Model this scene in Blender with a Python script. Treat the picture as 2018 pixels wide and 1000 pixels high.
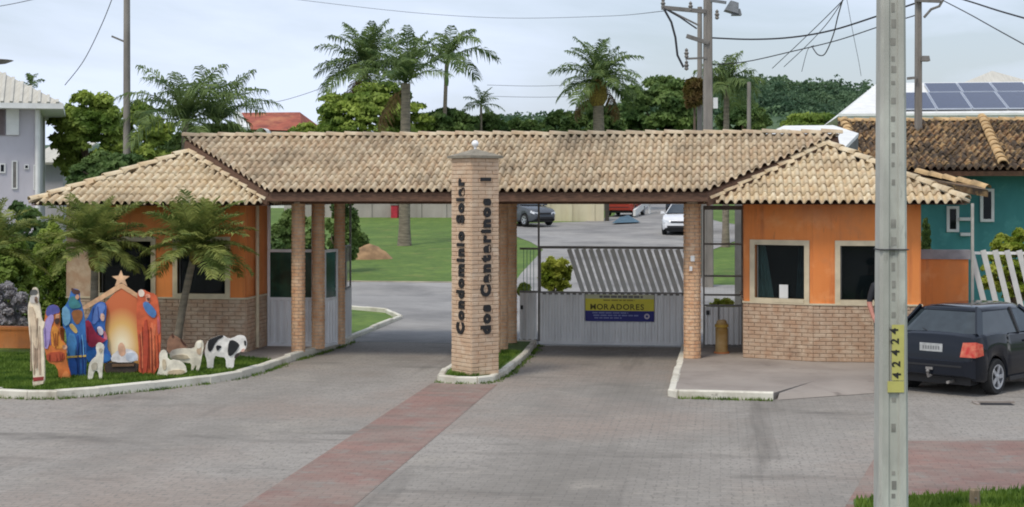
import bpy, bmesh, math, random
import numpy as np
from mathutils import Vector, Matrix

random.seed(7)
rng = np.random.default_rng(7)
R = math.radians
scene = bpy.context.scene
col = scene.collection
for o in list(bpy.data.objects): bpy.data.objects.remove(o)

# ------------------------------------------------------------------ camera
FPX, W0, HZ, CAMH = 3000.0, 2018.0, 385.0, 3.0
YAW = R(7.8)
cam = bpy.data.cameras.new('camera'); camo = bpy.data.objects.new('camera', cam); col.objects.link(camo)
camo.location = (0, 0, CAMH); camo.rotation_euler = (R(90), 0, YAW)
cam.sensor_width = 36; cam.lens = 36 * FPX / W0; cam.shift_y = -(500 - HZ) / W0
cam.clip_end = 3000; cam.clip_start = .1
scene.camera = camo
# ------------------------------------------------------------------ world and sun
SUN_EL, SUN_AZ = R(58), R(205)          # azimuth of the sun, clockwise from +Y
w = bpy.data.worlds.new('World'); scene.world = w; w.use_nodes = True
nt = w.node_tree; N = nt.nodes; Lk = nt.links
bg = N['Background']
sky = N.new('ShaderNodeTexSky'); sky.sky_type = 'NISHITA'; sky.sun_disc = False
sky.sun_elevation = SUN_EL; sky.sun_rotation = SUN_AZ; sky.air_density = 1.2; sky.dust_density = 2.5
tc = N.new('ShaderNodeTexCoord')
mp = N.new('ShaderNodeMapping'); mp.inputs['Scale'].default_value = (1.0, 1.0, 3.2)
nz = N.new('ShaderNodeTexNoise'); nz.inputs['Scale'].default_value = 2.6; nz.inputs['Detail'].default_value = 7
nz.inputs['Roughness'].default_value = .55; nz.inputs['Distortion'].default_value = .4
rp = N.new('ShaderNodeValToRGB')
rp.color_ramp.elements[0].position = .40; rp.color_ramp.elements[0].color = (.42, .42, .42, 1)
rp.color_ramp.elements[1].position = .62; rp.color_ramp.elements[1].color = (1, 1, 1, 1)
cm = N.new('ShaderNodeMix'); cm.data_type = 'RGBA'
cm.inputs[7].default_value = (6.5, 7.3, 8.8, 1)
Lk.new(tc.outputs['Generated'], mp.inputs[0]); Lk.new(mp.outputs[0], nz.inputs['Vector'])
Lk.new(nz.outputs[0], rp.inputs[0]); Lk.new(rp.outputs[0], cm.inputs[0])
Lk.new(sky.outputs[0], cm.inputs[6]); Lk.new(cm.outputs[2], bg.inputs[0])
bg.inputs[1].default_value = .1
sl = bpy.data.lights.new('sun', 'SUN'); sl.energy = 1.5; sl.angle = R(14); sl.color = (1, .93, .82)
so = bpy.data.objects.new('sun', sl); col.objects.link(so)
so.rotation_euler = (R(90) - SUN_EL, 0, R(180) - SUN_AZ)
so.rotation_euler = Vector((-math.sin(SUN_AZ) * math.cos(SUN_EL), -math.cos(SUN_AZ) * math.cos(SUN_EL), -math.sin(SUN_EL))).to_track_quat('-Z', 'Y').to_euler()
scene.view_settings.view_transform = 'Standard'; scene.view_settings.look = 'None'
scene.cycles.filter_width = 1.9
scene.view_settings.exposure = 0.35; scene.view_settings.gamma = 1

# ------------------------------------------------------------------ helpers
cs, sn = math.cos(YAW), math.sin(YAW)
def at(u, v, d):
    a = (u - W0 / 2) / FPX
    return Vector((d * (-sn + a * cs), d * (cs + a * sn), CAMH + (HZ - v) / FPX * d))
def aty(u, v, Y):
    a = (u - W0 / 2) / FPX
    return at(u, v, Y / (cs + a * sn))
def gp(u, v, z=0.0):
    return at(u, v, (CAMH - z) * FPX / (v - HZ))
def lin(r, g, b):
    f = lambda x: x / 12.92 if x <= .04045 else ((x + .055) / 1.055) ** 2.4
    return (f(r / 255), f(g / 255), f(b / 255))
MATS = {}
def M(name, c, rough=.8, var=.15, scale=6.0, bump=0.0, bscale=40.0, metal=0.0, c2=None, detail=5, stretch=None, spec=None, lo=.35, hi=.65):
    if name in MATS: return MATS[name]
    m = bpy.data.materials.new(name); m.use_nodes = True
    n = m.node_tree.nodes; l = m.node_tree.links; b = n['Principled BSDF']
    b.inputs['Roughness'].default_value = rough; b.inputs['Metallic'].default_value = metal
    if spec is not None: b.inputs['Specular IOR Level'].default_value = spec
    g = n.new('ShaderNodeNewGeometry'); v = g.outputs['Position']
    if stretch:
        mm = n.new('ShaderNodeMapping'); mm.inputs['Scale'].default_value = stretch
        l.new(v, mm.inputs[0]); v = mm.outputs[0]
    t = n.new('ShaderNodeTexNoise'); t.inputs['Scale'].default_value = scale; t.inputs['Detail'].default_value = detail
    l.new(v, t.inputs['Vector'])
    r = n.new('ShaderNodeValToRGB'); r.color_ramp.elements[0].position = lo; r.color_ramp.elements[1].position = hi
    if c2 is None: c2 = tuple(x * (1 - var) for x in c); c = tuple(min(1, x * (1 + var * .6)) for x in c)
    r.color_ramp.elements[0].color = (*c2, 1); r.color_ramp.elements[1].color = (*c, 1)
    l.new(t.outputs[0], r.inputs[0]); l.new(r.outputs[0], b.inputs['Base Color'])
    if bump:
        t2 = n.new('ShaderNodeTexNoise'); t2.inputs['Scale'].default_value = bscale; t2.inputs['Detail'].default_value = 4
        l.new(v, t2.inputs['Vector'])
        bp = n.new('ShaderNodeBump'); bp.inputs['Strength'].default_value = bump; bp.inputs['Distance'].default_value = .02
        l.new(t2.outputs[0], bp.inputs['Height']); l.new(bp.outputs[0], b.inputs['Normal'])
    MATS[name] = m
    return m
def mat_leaf(name, dark, light, scale=1.2, trans=.35):
    m = M(name, light, .6, c2=dark, scale=scale, detail=8, spec=.25, lo=.38, hi=.64)
    n = m.node_tree.nodes; l = m.node_tree.links; b = n['Principled BSDF']
    r = [x for x in n if x.type == 'VALTORGB'][0]
    tr = n.new('ShaderNodeBsdfTranslucent'); mx = n.new('ShaderNodeMixShader'); mx.inputs[0].default_value = trans
    l.new(r.outputs[0], tr.inputs[0]); l.new(b.outputs[0], mx.inputs[1]); l.new(tr.outputs[0], mx.inputs[2])
    l.new(mx.outputs[0], n['Material Output'].inputs[0])
    return m
def mat_layers(name, c, layers, rough=.85, bump=.3, bscale=60, brick=None, base_scale=.6, base_c2=None):
    """base noise colour, then (colour, noise scale, lo, hi, stretch) stain layers, optional paver joints"""
    m = M(name, c, rough, c2=base_c2 or tuple(x * .8 for x in c), scale=base_scale, bump=0, detail=6)
    n = m.node_tree.nodes; l = m.node_tree.links; b = n['Principled BSDF']
    src = [x for x in n if x.type == 'VALTORGB'][0].outputs[0]
    g = [x for x in n if x.type == 'NEW_GEOMETRY'][0]
    for (lc, s, lo, hi, st) in layers:
        mm = n.new('ShaderNodeMapping'); mm.inputs['Scale'].default_value = st or (1, 1, 1)
        mm.inputs['Location'].default_value = (s * 3.1, s * 1.7, 5)
        l.new(g.outputs['Position'], mm.inputs[0])
        t = n.new('ShaderNodeTexNoise'); t.inputs['Scale'].default_value = s; t.inputs['Detail'].default_value = 7
        t.inputs['Roughness'].default_value = .62
        l.new(mm.outputs[0], t.inputs['Vector'])
        r = n.new('ShaderNodeMapRange'); r.inputs[1].default_value = lo; r.inputs[2].default_value = hi
        l.new(t.outputs[0], r.inputs[0])
        x = n.new('ShaderNodeMix'); x.data_type = 'RGBA'; x.inputs[7].default_value = (*lc, 1)
        l.new(r.outputs[0], x.inputs[0]); l.new(src, x.inputs[6]); src = x.outputs[2]
    hgt = None
    if brick:
        bw, bh, mort, jc = brick
        bt = n.new('ShaderNodeTexBrick'); bt.inputs['Scale'].default_value = 1
        bt.inputs['Brick Width'].default_value = bw; bt.inputs['Row Height'].default_value = bh
        bt.inputs['Mortar Size'].default_value = mort; bt.inputs['Mortar Smooth'].default_value = .3
        bt.inputs['Color1'].default_value = (1, 1, 1, 1); bt.inputs['Color2'].default_value = (.88, .88, .88, 1)
        bt.inputs['Mortar'].default_value = (jc, jc, jc, 1)
        l.new(g.outputs['Position'], bt.inputs['Vector'])
        x = n.new('ShaderNodeMix'); x.data_type = 'RGBA'; x.blend_type = 'MULTIPLY'; x.inputs[0].default_value = 1
        l.new(src, x.inputs[6]); l.new(bt.outputs[0], x.inputs[7]); src = x.outputs[2]
        hgt = bt.outputs['Fac']
    l.new(src, b.inputs['Base Color'])
    t2 = n.new('ShaderNodeTexNoise'); t2.inputs['Scale'].default_value = bscale; t2.inputs['Detail'].default_value = 5
    l.new(g.outputs['Position'], t2.inputs['Vector'])
    bp = n.new('ShaderNodeBump'); bp.inputs['Strength'].default_value = bump; bp.inputs['Distance'].default_value = .01
    if hgt is not None:
        su = n.new('ShaderNodeMath'); su.operation = 'SUBTRACT'
        l.new(t2.outputs[0], su.inputs[0]); l.new(hgt, su.inputs[1]); l.new(su.outputs[0], bp.inputs['Height'])
    else: l.new(t2.outputs[0], bp.inputs['Height'])
    l.new(bp.outputs[0], b.inputs['Normal'])
    return m

def tag(o, label=None, cat=None, group=None, kind=None):
    if label: o['label'] = label
    if cat: o['category'] = cat
    if group: o['group'] = group
    if kind: o['kind'] = kind
    return o
def empty(name, loc=(0, 0, 0), rz=0, label=None, cat=None, group=None, kind=None):
    o = bpy.data.objects.new(name, None); col.objects.link(o)
    o.location = loc; o.rotation_euler = (0, 0, rz); o.empty_display_size = .1
    return tag(o, label, cat, group, kind)
def link(name, mesh, parent=None, mw=None):
    o = bpy.data.objects.new(name, mesh); col.objects.link(o)
    if parent: o.parent = parent
    if mw is not None: o.matrix_basis = mw
    return o
class MB:
    def __init__(s): s.v = []; s.f = []; s.mi = []; s.cur = 0
    def add(s, vs, fs):
        b = len(s.v); s.v += [tuple(p) for p in vs]
        for f in fs: s.f.append(tuple(i + b for i in f)); s.mi.append(s.cur)
        return s
    def box(s, c, d, rz=0, rx=0, ry=0, top=1.0):
        mt = Matrix.Translation(c) @ Matrix.Rotation(rz, 4, 'Z') @ Matrix.Rotation(ry, 4, 'Y') @ Matrix.Rotation(rx, 4, 'X')
        vs = [mt @ Vector((x * d[0] / 2 * (top if z > 0 else 1), y * d[1] / 2 * (top if z > 0 else 1), z * d[2] / 2)) for z in (-1, 1) for x, y in ((-1, -1), (1, -1), (1, 1), (-1, 1))]
        return s.add(vs, [(3, 2, 1, 0), (4, 5, 6, 7), (0, 1, 5, 4), (1, 2, 6, 5), (2, 3, 7, 6), (3, 0, 4, 7)])
    def b2(s, x0, x1, y0, y1, z0, z1): return s.box(((x0 + x1) / 2, (y0 + y1) / 2, (z0 + z1) / 2), (x1 - x0, y1 - y0, z1 - z0))
    def bar(s, a, b, wd, th=None, up=(0, 0, 1)):
        a = Vector(a); b = Vector(b); th = th or wd; z = (b - a).normalized()
        x = z.cross(Vector(up))
        if x.length < 1e-4: x = z.cross(Vector((1, 0, 0)))
        x.normalize(); y = x.cross(z)
        vs = [p + x * (i * wd / 2) + y * (j * th / 2) for p in (a, b) for i, j in ((-1, -1), (1, -1), (1, 1), (-1, 1))]
        return s.add(vs, [(0, 1, 2, 3), (7, 6, 5, 4), (4, 5, 1, 0), (5, 6, 2, 1), (6, 7, 3, 2), (7, 4, 0, 3)])
    def prism(s, poly, z0, z1):
        n = len(poly); ar = sum(poly[i][0] * poly[(i + 1) % n][1] - poly[(i + 1) % n][0] * poly[i][1] for i in range(n))
        if ar < 0: poly = poly[::-1]
        vs = [(p[0], p[1], z0) for p in poly] + [(p[0], p[1], z1) for p in poly]
        return s.add(vs, [tuple(range(n - 1, -1, -1)), tuple(range(n, 2 * n))] + [(i, (i + 1) % n, n + (i + 1) % n, n + i) for i in range(n)])
    def slab(s, pts, nrm, th):
        """planar polygon (list of Vector) thickened against its normal"""
        n = len(pts); nrm = Vector(nrm).normalized()
        a = (Vector(pts[1]) - Vector(pts[0])).cross(Vector(pts[2]) - Vector(pts[0]))
        if a.dot(nrm) < 0: pts = pts[::-1]
        vs = [Vector(p) for p in pts] + [Vector(p) - nrm * th for p in pts]
        return s.add(vs, [tuple(range(n)), tuple(range(2 * n - 1, n - 1, -1))] + [((i + 1) % n, i, n + i, n + (i + 1) % n) for i in range(n)])
    def tube(s, path, rad, n=8, caps=True):
        path = [Vector(p) for p in path]
        if not isinstance(rad, (list, tuple)): rad = [rad] * len(path)
        b = len(s.v); x = None
        for i, p in enumerate(path):
            t = (path[min(i + 1, len(path) - 1)] - path[max(i - 1, 0)]).normalized()
            if x is None:
                x = t.cross(Vector((0, 1, 0)))
                if x.length < .1: x = t.cross(Vector((1, 0, 0)))
            x = (x - t * x.dot(t)).normalized(); y = t.cross(x)
            for k in range(n):
                a = 2 * math.pi * k / n; s.v.append(tuple(p + (x * math.cos(a) + y * math.sin(a)) * rad[i]))
        for i in range(len(path) - 1):
            for k in range(n):
                s.f.append((b + i * n + k, b + i * n + (k + 1) % n, b + (i + 1) * n + (k + 1) % n, b + (i + 1) * n + k)); s.mi.append(s.cur)
        if caps:
            s.f.append(tuple(b + k for k in range(n - 1, -1, -1))); s.mi.append(s.cur)
            e = b + (len(path) - 1) * n; s.f.append(tuple(e + k for k in range(n))); s.mi.append(s.cur)
        return s
    def lathe(s, prof, c=(0, 0, 0), n=20, axis='Z'):
        b = len(s.v); m = len(prof)
        for (r, z) in prof:
            for k in range(n):
                a = 2 * math.pi * k / n
                p = (r * math.cos(a), r * math.sin(a), z)
                if axis == 'X': p = (p[2], p[0], p[1])
                if axis == 'Y': p = (p[0], p[2], p[1])
                s.v.append((c[0] + p[0], c[1] + p[1], c[2] + p[2]))
        for i in range(m - 1):
            for k in range(n):
                s.f.append((b + i * n + k, b + i * n + (k + 1) % n, b + (i + 1) * n + (k + 1) % n, b + (i + 1) * n + k)); s.mi.append(s.cur)
        return s
    def mesh(s, name, mats, smooth=False):
        me = bpy.data.meshes.new(name); me.from_pydata(s.v, [], s.f)
        for m in (mats if isinstance(mats, (list, tuple)) else [mats]): me.materials.append(m)
        if any(s.mi): me.polygons.foreach_set('material_index', s.mi)
        if smooth:
            me.polygons.foreach_set('use_smooth', [True] * len(me.polygons))
            try: me.set_sharp_from_angle(angle=R(40))
            except Exception: pass
        me.update(); return me
    def build(s, name, mats, parent=None, smooth=False): return link(name, s.mesh(name, mats, smooth), parent)
def np_mesh(name, V, F, mat, k=4, smooth=False):
    """V (n,3) array, F (m,k) index array"""
    me = bpy.data.meshes.new(name); V = np.asarray(V, dtype=np.float32); F = np.asarray(F, dtype=np.int32)
    me.vertices.add(len(V)); me.vertices.foreach_set('co', V.ravel())
    me.loops.add(F.size); me.loops.foreach_set('vertex_index', F.ravel())
    me.polygons.add(len(F)); me.polygons.foreach_set('loop_start', np.arange(0, F.size, k, dtype=np.int32))
    if smooth: me.polygons.foreach_set('use_smooth', np.ones(len(F), dtype=bool))
    me.materials.append(mat); me.update(calc_edges=True); me.validate(); return me
def one(name, fn, mats, parent=None, smooth=False):
    b = MB(); fn(b); return b.build(name, mats, parent, smooth)

# ------------------------------------------------------------------ materials
road_m = mat_layers('paver_grey', lin(160, 153, 144), [(lin(124, 118, 109), .30, .44, .68, (1, .30, 1)), (lin(108, 102, 94), 1.0, .56, .74, (.30, 1, 1)), (lin(162, 154, 142), .8, .54, .75, None), (lin(88, 83, 76), 1.9, .62, .80, (.25, 1, 1)), (lin(150, 136, 124), .18, .48, .66, None), (lin(94, 88, 80), .55, .60, .76, (1.6, .16, 1)), (lin(80, 75, 67), 7, .68, .80, None), (lin(126, 120, 112), 20, .54, .64, (1, .5, 1))], .82, .5, 50, (.22, .11, .008, .78), .22, lin(148, 142, 133))
red_m = mat_layers('paver_red', lin(152, 120, 108), [(lin(144, 131, 120), .6, .40, .64, None), (lin(138, 104, 94), 2.0, .5, .75, None), (lin(118, 108, 98), 1.4, .52, .74, (.4, 1, 1)), (lin(140, 133, 124), 3, .55, .70, None), (lin(96, 86, 78), 7, .66, .8, None)], .85, .5, 50, (.22, .11, .008, .78), .5)
slab_m = mat_layers('slab_concrete', lin(160, 150, 140), [(lin(126, 116, 108), .9, .45, .75, None), (lin(100, 92, 86), 2.5, .62, .8, None)], .85, .3, 60, None, .5)
asph_m = mat_layers('inner_paving', lin(158, 155, 151), [(lin(118, 116, 114), .5, .45, .7, None), (lin(172, 168, 162), .3, .5, .75, None)], .85, .4, 40, (.22, .11, .01, .78), .2)
lawn_m = mat_layers('lawn_grass', lin(104, 128, 50), [(lin(78, 104, 34), .35, .42, .66, None), (lin(132, 128, 68), .9, .58, .8, None), (lin(62, 88, 28), 4, .5, .75, None)], .9, .8, 30, None, 1.5, lin(82, 110, 36))
blade_m = mat_leaf('grass_blade', lin(66, 96, 30), lin(120, 144, 58), 2.5, .3)
earth_m = M('earth', lin(120, 98, 76), .95, .3, 2, .6, 20)
kerb_m = mat_layers('kerb_paint', lin(226, 221, 205), [(lin(176, 168, 150), 1.7, .5, .72, None), (lin(120, 112, 100), 5, .62, .76, None)], .8, .3, 60)
tile_m = mat_layers('clay_tile', lin(200, 184, 156), [(lin(180, 154, 126), 5.0, .48, .66, None), (lin(212, 196, 168), 4.0, .5, .7, (1, 1, .5)), (lin(146, 130, 108), 1.1, .48, .74, None), (lin(126, 112, 94), 9, .60, .74, None), (lin(128, 116, 98), .45, .54, .72, (1, .3, 1))], .85, .3, 60, None, 3.1, lin(182, 158, 126))
btile_m = mat_layers('pale_clay_tile', lin(210, 194, 164), [(lin(194, 168, 136), 5.0, .50, .68, None), (lin(226, 212, 182), 4.0, .5, .7, (1, 1, .5)), (lin(156, 136, 108), 1.1, .54, .78, None), (lin(138, 120, 96), 9, .62, .76, None)], .85, .3, 60, None, 3.1, lin(204, 180, 142))
dtile_m = mat_layers('old_clay_tile', lin(176, 148, 106), [(lin(78, 66, 54), 2.6, .42, .55, None), (lin(48, 40, 32), .9, .48, .66, None), (lin(196, 160, 104), 5, .58, .72, None)], .9, .4, 40, None, 4, lin(120, 84, 56))
wood_m = M('dark_wood', lin(104, 76, 58), .75, .35, 9, .2, 40, stretch=(1, 6, 6))
brick_m = mat_layers('brick', lin(206, 180, 152), [(lin(196, 162, 132), 7.5, .48, .66, None), (lin(214, 192, 166), 5.3, .52, .7, None), (lin(166, 132, 106), 1.3, .6, .8, None)], .88, .4, 70, None, 6, lin(200, 170, 140))
pbrick_m = mat_layers('plinth_brick', lin(190, 168, 144), [(lin(176, 146, 120), 8, .48, .66, None), (lin(204, 182, 156), 5.3, .52, .7, None), (lin(124, 98, 80), 1.6, .6, .8, None)], .88, .4, 70, None, 6, lin(182, 148, 120))
mortar_m = M('mortar', lin(198, 180, 158), .95, .2, 6, .3, 60)
pmortar_m = M('plinth_mortar', lin(166, 146, 126), .95, .2, 6, .3, 60)
orange_m = mat_layers('orange_render', lin(232, 146, 80), [(lin(218, 128, 66), 1.2, .45, .72, (1, 1, .25)), (lin(184, 108, 66), 5.0, .52, .76, (1, 1, .08)), (lin(234, 162, 104), 2.2, .52, .75, None), (lin(158, 100, 70), 14, .62, .76, (1, 1, .2)), (lin(196, 128, 84), .7, .5, .7, None)], .88, .25, 80, None, .8, lin(228, 138, 72))
cream_m = M('cream_trim', lin(206, 192, 162), .8, .12, 5, .15, 60)
glass_m = M('dark_glass', (.008, .011, .013), .06, .3, 2, spec=.22)
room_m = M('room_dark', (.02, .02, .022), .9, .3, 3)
curtain_m = M('curtain_teal', lin(196, 214, 208), .9, .2, 12, .4, 30, stretch=(3, 3, .3))
steel_m = M('grey_sheet', lin(228, 227, 224), .5, .12, 3, metal=0, stretch=(1, 1, .3))
dsteel_m = M('dark_frame', lin(122, 118, 112), .6, .25, 6, metal=.1)
wsheet_m = M('white_sheet', lin(236, 236, 236), .55, .1, 3, stretch=(1, 1, .4))
white_m = M('white_paint', lin(226, 226, 222), .7, .08, 3, .1, 40)
black_m = M('black_letter', (.015, .014, .014), .6, .2, 20)
conc_m = mat_layers('pole_concrete', lin(182, 182, 172), [(lin(150, 150, 140), 1.2, .45, .7, (1, 1, .3)), (lin(196, 198, 186), 3, .5, .7, (1, 1, .3)), (lin(112, 110, 102), 7, .62, .78, (1, 1, .3))], .9, .3, 90, None, 2)
oldpole_m = M('weathered_pole', lin(136, 130, 122), .9, .25, 3, .3, 40, stretch=(1, 1, .3))
wire_m = M('wire', (.03, .03, .035), .7, .1, 3)
bark_m = M('bark', lin(112, 96, 80), .95, .35, 6, .8, 25, stretch=(1, 1, .4))
palmtrunk_m = M('palm_trunk', lin(132, 122, 106), .95, .3, 5, .7, 18, stretch=(.6, .6, 3))
boot_m = M('palm_boot', lin(150, 132, 58), .9, .4, 12, .5, 30, c2=lin(96, 72, 40))
palm_m = mat_leaf('palm_leaf', lin(72, 94, 54), lin(124, 142, 82), 1.6)
palmn_m = mat_leaf('near_palm_leaf', lin(88, 106, 50), lin(160, 166, 90), 4.0)
palmdry_m = mat_leaf('dry_palm_leaf', lin(104, 84, 52), lin(150, 124, 84), 3.0)
leafA = mat_leaf('leaf_mid', lin(92, 118, 46), lin(166, 182, 86), .55)
leafB = mat_leaf('leaf_dark', lin(72, 98, 52), lin(122, 144, 78), .5)
leafC = mat_leaf('leaf_yellow', lin(118, 138, 40), lin(186, 190, 84), 1.5)
leafD = mat_leaf('leaf_grey', lin(150, 150, 154), lin(200, 198, 202), 4)
leafF = mat_leaf('leaf_far', lin(72, 98, 72), lin(112, 136, 98), .05)

pane_m = M('window_pane', (.01, .014, .016), .05, .2, 2, spec=.4)
_n = pane_m.node_tree.nodes; _l = pane_m.node_tree.links
_t = _n.new('ShaderNodeBsdfTransparent'); _t.inputs[0].default_value = (.72, .82, .82, 1); _x = _n.new('ShaderNodeMixShader'); _x.inputs[0].default_value = .35
_l.new(_t.outputs[0], _x.inputs[1]); _l.new(_n['Principled BSDF'].outputs[0], _x.inputs[2]); _l.new(_x.outputs[0], _n['Material Output'].inputs[0])

# ------------------------------------------------------------------ terrain, road, pavements
def zt(y):
    if y <= 45: return 0.0
    if y <= 85: return .045 * (y - 45)
    return 1.8 + .022 * (min(y, 200) - 85)
rows = [-40, 0, 30, 45, 49, 55, 62, 70, 78, 85, 110, 140, 200, 700]
xs = [-500, -120, -60, -30, -15, 0, 15, 30, 60, 120, 500]
b = MB()
b.add([(x, y, zt(y) - .014) for y in rows for x in xs], [(j * len(xs) + i, j * len(xs) + i + 1, (j + 1) * len(xs) + i + 1, (j + 1) * len(xs) + i) for j in range(len(rows) - 1) for i in range(len(xs) - 1)])
tag(b.build('ground', lawn_m), 'green grass ground reaching back to the trees', kind='structure')
def sheet(name, poly, z, m, label, cat=None):
    o = MB().add([(x, y, z) for x, y in poly], [tuple(range(len(poly)))]).build(name, m)
    return tag(o, label, kind='structure')
sheet('road', [(-80, -30), (80, -30), (80, 30.4), (-80, 30.4)], 0, road_m, 'grey interlocking paver forecourt in front of the gate')
sheet('red_paving_band', [(-4.56, -20), (-3.5, -20), (-3.5, 23.85), (-4.56, 23.85)], .004, red_m, 'faded red paver band leading to the sign pillar')
sheet('red_pavement', [(1.1, 14.5), (1.98, 19.0), (14, 21.0), (14, 15.0)], .004, red_m, 'faded red paver patch beside the foreground pole')
# inner roads follow the terrain
def strip(name, stations, label, m=asph_m):
    vs = []; 
    for (y, x0, x1) in stations: vs += [(x0, y, zt(y) + .002), (x1, y, zt(y) + .002)]
    o = MB().add(vs, [(2 * i, 2 * i + 1, 2 * i + 3, 2 * i + 2) for i in range(len(stations) - 1)]).build(name, m)
    return tag(o, label, kind='structure')
strip('entrance_road', [(30.4, -7.55, 6), (36, -7.65, 6), (38.5, -8.6, 6), (40, -10.5, 6)], 'grey paved lane just inside the gate')
strip('cross_road', [(40, -90, 60), (45, -90, 60), (48.6, -90, 60)], 'grey cross road running behind the gate')
strip('far_road', [(48.6, -6.6, -.3), (52, -6.8, -.7), (62, -7.2, -.4), (66, -8.2, .4), (70, -9.5, 1.2), (78, -12, 1), (80.5, -7.2, 0), (85, -6, -1), (110, -6.6, -2.6), (140, -12, -7)], 'grey road climbing past parked cars beyond the gate')
# kerbs
def kerb(name, pts, label, wd=.13, h=.13, closed=False, seg=.95, m=None):
    root = empty(name, (0, 0, 0), 0, label, kind='structure')
    pts = [Vector((p[0], p[1], 0)) for p in pts]
    if closed: pts.append(pts[0])
    for a, c in zip(pts, pts[1:]):
        L = (c - a).length; n = max(1, round(L / seg))
        for i in range(n):
            p = a.lerp(c, i / n); q = a.lerp(c, (i + 1) / n); dd = (q - p).normalized() * .006
            ang = math.atan2(q.y - p.y, q.x - p.x); ln = (q - p).length - .008 + .03
            bb = MB(); hh = h + random.uniform(-.012, .012)
            x0, x1, y0, y1 = -ln / 2, ln / 2, -wd / 2, wd / 2; ch = .018
            prof = [(y0, -.05), (y1, -.05), (y1, hh - ch), (y1 - ch, hh), (y0 + ch, hh), (y0, hh - ch)]
            bb.add([(x, yy, zz) for x in (x0, x1) for yy, zz in prof], [tuple(range(5, -1, -1)), tuple(range(6, 12))] + [(k, (k + 1) % 6, 6 + (k + 1) % 6, 6 + k) for k in range(6)])
            o = bb.build('kerb_stone', m or kerb_m, root)
            mid = (p + q) / 2; o.location = (mid.x + random.uniform(-.008, .008), mid.y + random.uniform(-.008, .008), 0); o.rotation_euler = (0, 0, ang + random.uniform(-.006, .006))
    return root
ISL = [(-45, 22.2), (-16, 21.75), (-10.6, 21.38), (-10.1, 21.28), (-9.7, 21.34), (-9.25, 21.75), (-8.69, 22.5), (-8.1, 23.4), (-7.82, 24.1), (-7.74, 24.9), (-7.72, 26.6), (-7.55, 28.6), (-7.5, 30.3)]
tag(one('lawn', lambda b: b.prism(ISL + [(-45, 30.3)], -.05, .1), lawn_m), 'grass verge with the nativity scene in front of the left gatehouse', kind='structure')
kerb('kerb', ISL[1:], 'white painted kerb round the left grass verge')
IS2 = [(-4.45, 24.1), (-4.2, 23.95), (-3.85, 23.97), (-3.66, 24.2), (-3.58, 25.2), (-3.58, 28.0), (-3.68, 30.1), (-4.5, 30.1), (-4.55, 25)]
tag(one('median_island', lambda b: b.prism(IS2, -.05, .09), lawn_m), 'narrow grass median island under the sign pillar', kind='structure')
kerb('kerb', IS2, 'white painted kerb round the median island', closed=True, wd=.11, h=.115)
SL = [(-.68, 30.2), (-.72, 22.85), (-.6, 22.68), (.75, 22.6), (1.5, 24.3), (5.4, 25.6), (5.4, 30.2)]
tag(one('pavement', lambda b: b.prism(SL, -.05, .1), slab_m), 'raised concrete pavement in front of the right gatehouse', kind='structure')
kerb('kerb', [(-.68, 29.8), (-.72, 22.85), (-.6, 22.68), (.75, 22.6)], 'white painted kerb along the right pavement', wd=.12, h=.112)
one_r = one('pavement_ramp', lambda b: b.add([(.82, 22.58, .006), (2.6, 23.75, .006), (3.0, 24.75, .1), (1.5, 24.3, .102), (.86, 22.72, .09)], [(0, 1, 2, 3, 4)]), slab_m)
tag(one_r, 'sloping concrete ramp beside the right pavement', kind='structure')
tag(one('gatehouse_path', lambda b: b.prism([(-12.6, 26.3), (-8.6, 26.35), (-7.82, 25.9), (-7.66, 28.6), (-7.6, 30.2), (-12.6, 30.2)], 0, .106), slab_m), 'grey concrete path round the left gatehouse', kind='structure')
tag(one('foreground_verge', lambda b: b.prism([(1.0, 6), (1.28, 15.1), (3.1, 15.9), (9, 17.4), (12, 6)], -.05, .05), lawn_m), 'small grass verge at the foot of the foreground pole', kind='structure')
kerb('kerb', [(-7.66, 31.0), (-7.7, 36.2), (-8.5, 38.3), (-10.4, 39.8), (-20, 39.9)], 'low pale kerb along the lane inside the gate', h=.09, wd=.1)
kerb('kerb', [(-60, 48.75), (-20, 48.75), (-6.7, 48.75)], 'pale stone kerb along the far lawn', h=.2, seg=1.6, m=M('kerb_stone_grey', lin(168, 156, 138), .9, .3, 1.2, .3, 30))

def blades(poly, n, h, z, seed, wdt=.012):
    r = np.random.default_rng(seed); P = np.array(poly); lo = P.min(0); hi = P.max(0)
    pts = np.zeros((0, 2))
    while len(pts) < n:
        q = r.uniform(lo, hi, (n * 2, 2)); ins = np.zeros(len(q), bool); j = len(P) - 1
        for i in range(len(P)):
            c1 = (P[i, 1] > q[:, 1]) != (P[j, 1] > q[:, 1])
            xi = (P[j, 0] - P[i, 0]) * (q[:, 1] - P[i, 1]) / (P[j, 1] - P[i, 1] + 1e-12) + P[i, 0]
            ins ^= c1 & (q[:, 0] < xi); j = i
        pts = np.vstack([pts, q[ins]])
    pts = pts[:n]; a = r.uniform(0, 6.283, n); hh = h * r.uniform(.45, 1.15, n); lean = r.uniform(0, .7, n) * hh; la = r.uniform(0, 6.283, n)
    V = np.zeros((n, 3, 3)); ww = wdt * r.uniform(.7, 1.4, n)
    V[:, 0, 0] = pts[:, 0] - np.cos(a) * ww; V[:, 0, 1] = pts[:, 1] - np.sin(a) * ww; V[:, 0, 2] = z
    V[:, 1, 0] = pts[:, 0] + np.cos(a) * ww; V[:, 1, 1] = pts[:, 1] + np.sin(a) * ww; V[:, 1, 2] = z
    V[:, 2, 0] = pts[:, 0] + np.cos(la) * lean; V[:, 2, 1] = pts[:, 1] + np.sin(la) * lean; V[:, 2, 2] = z + hh
    return V.reshape(-1, 3), np.arange(3 * n).reshape(n, 3)
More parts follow.
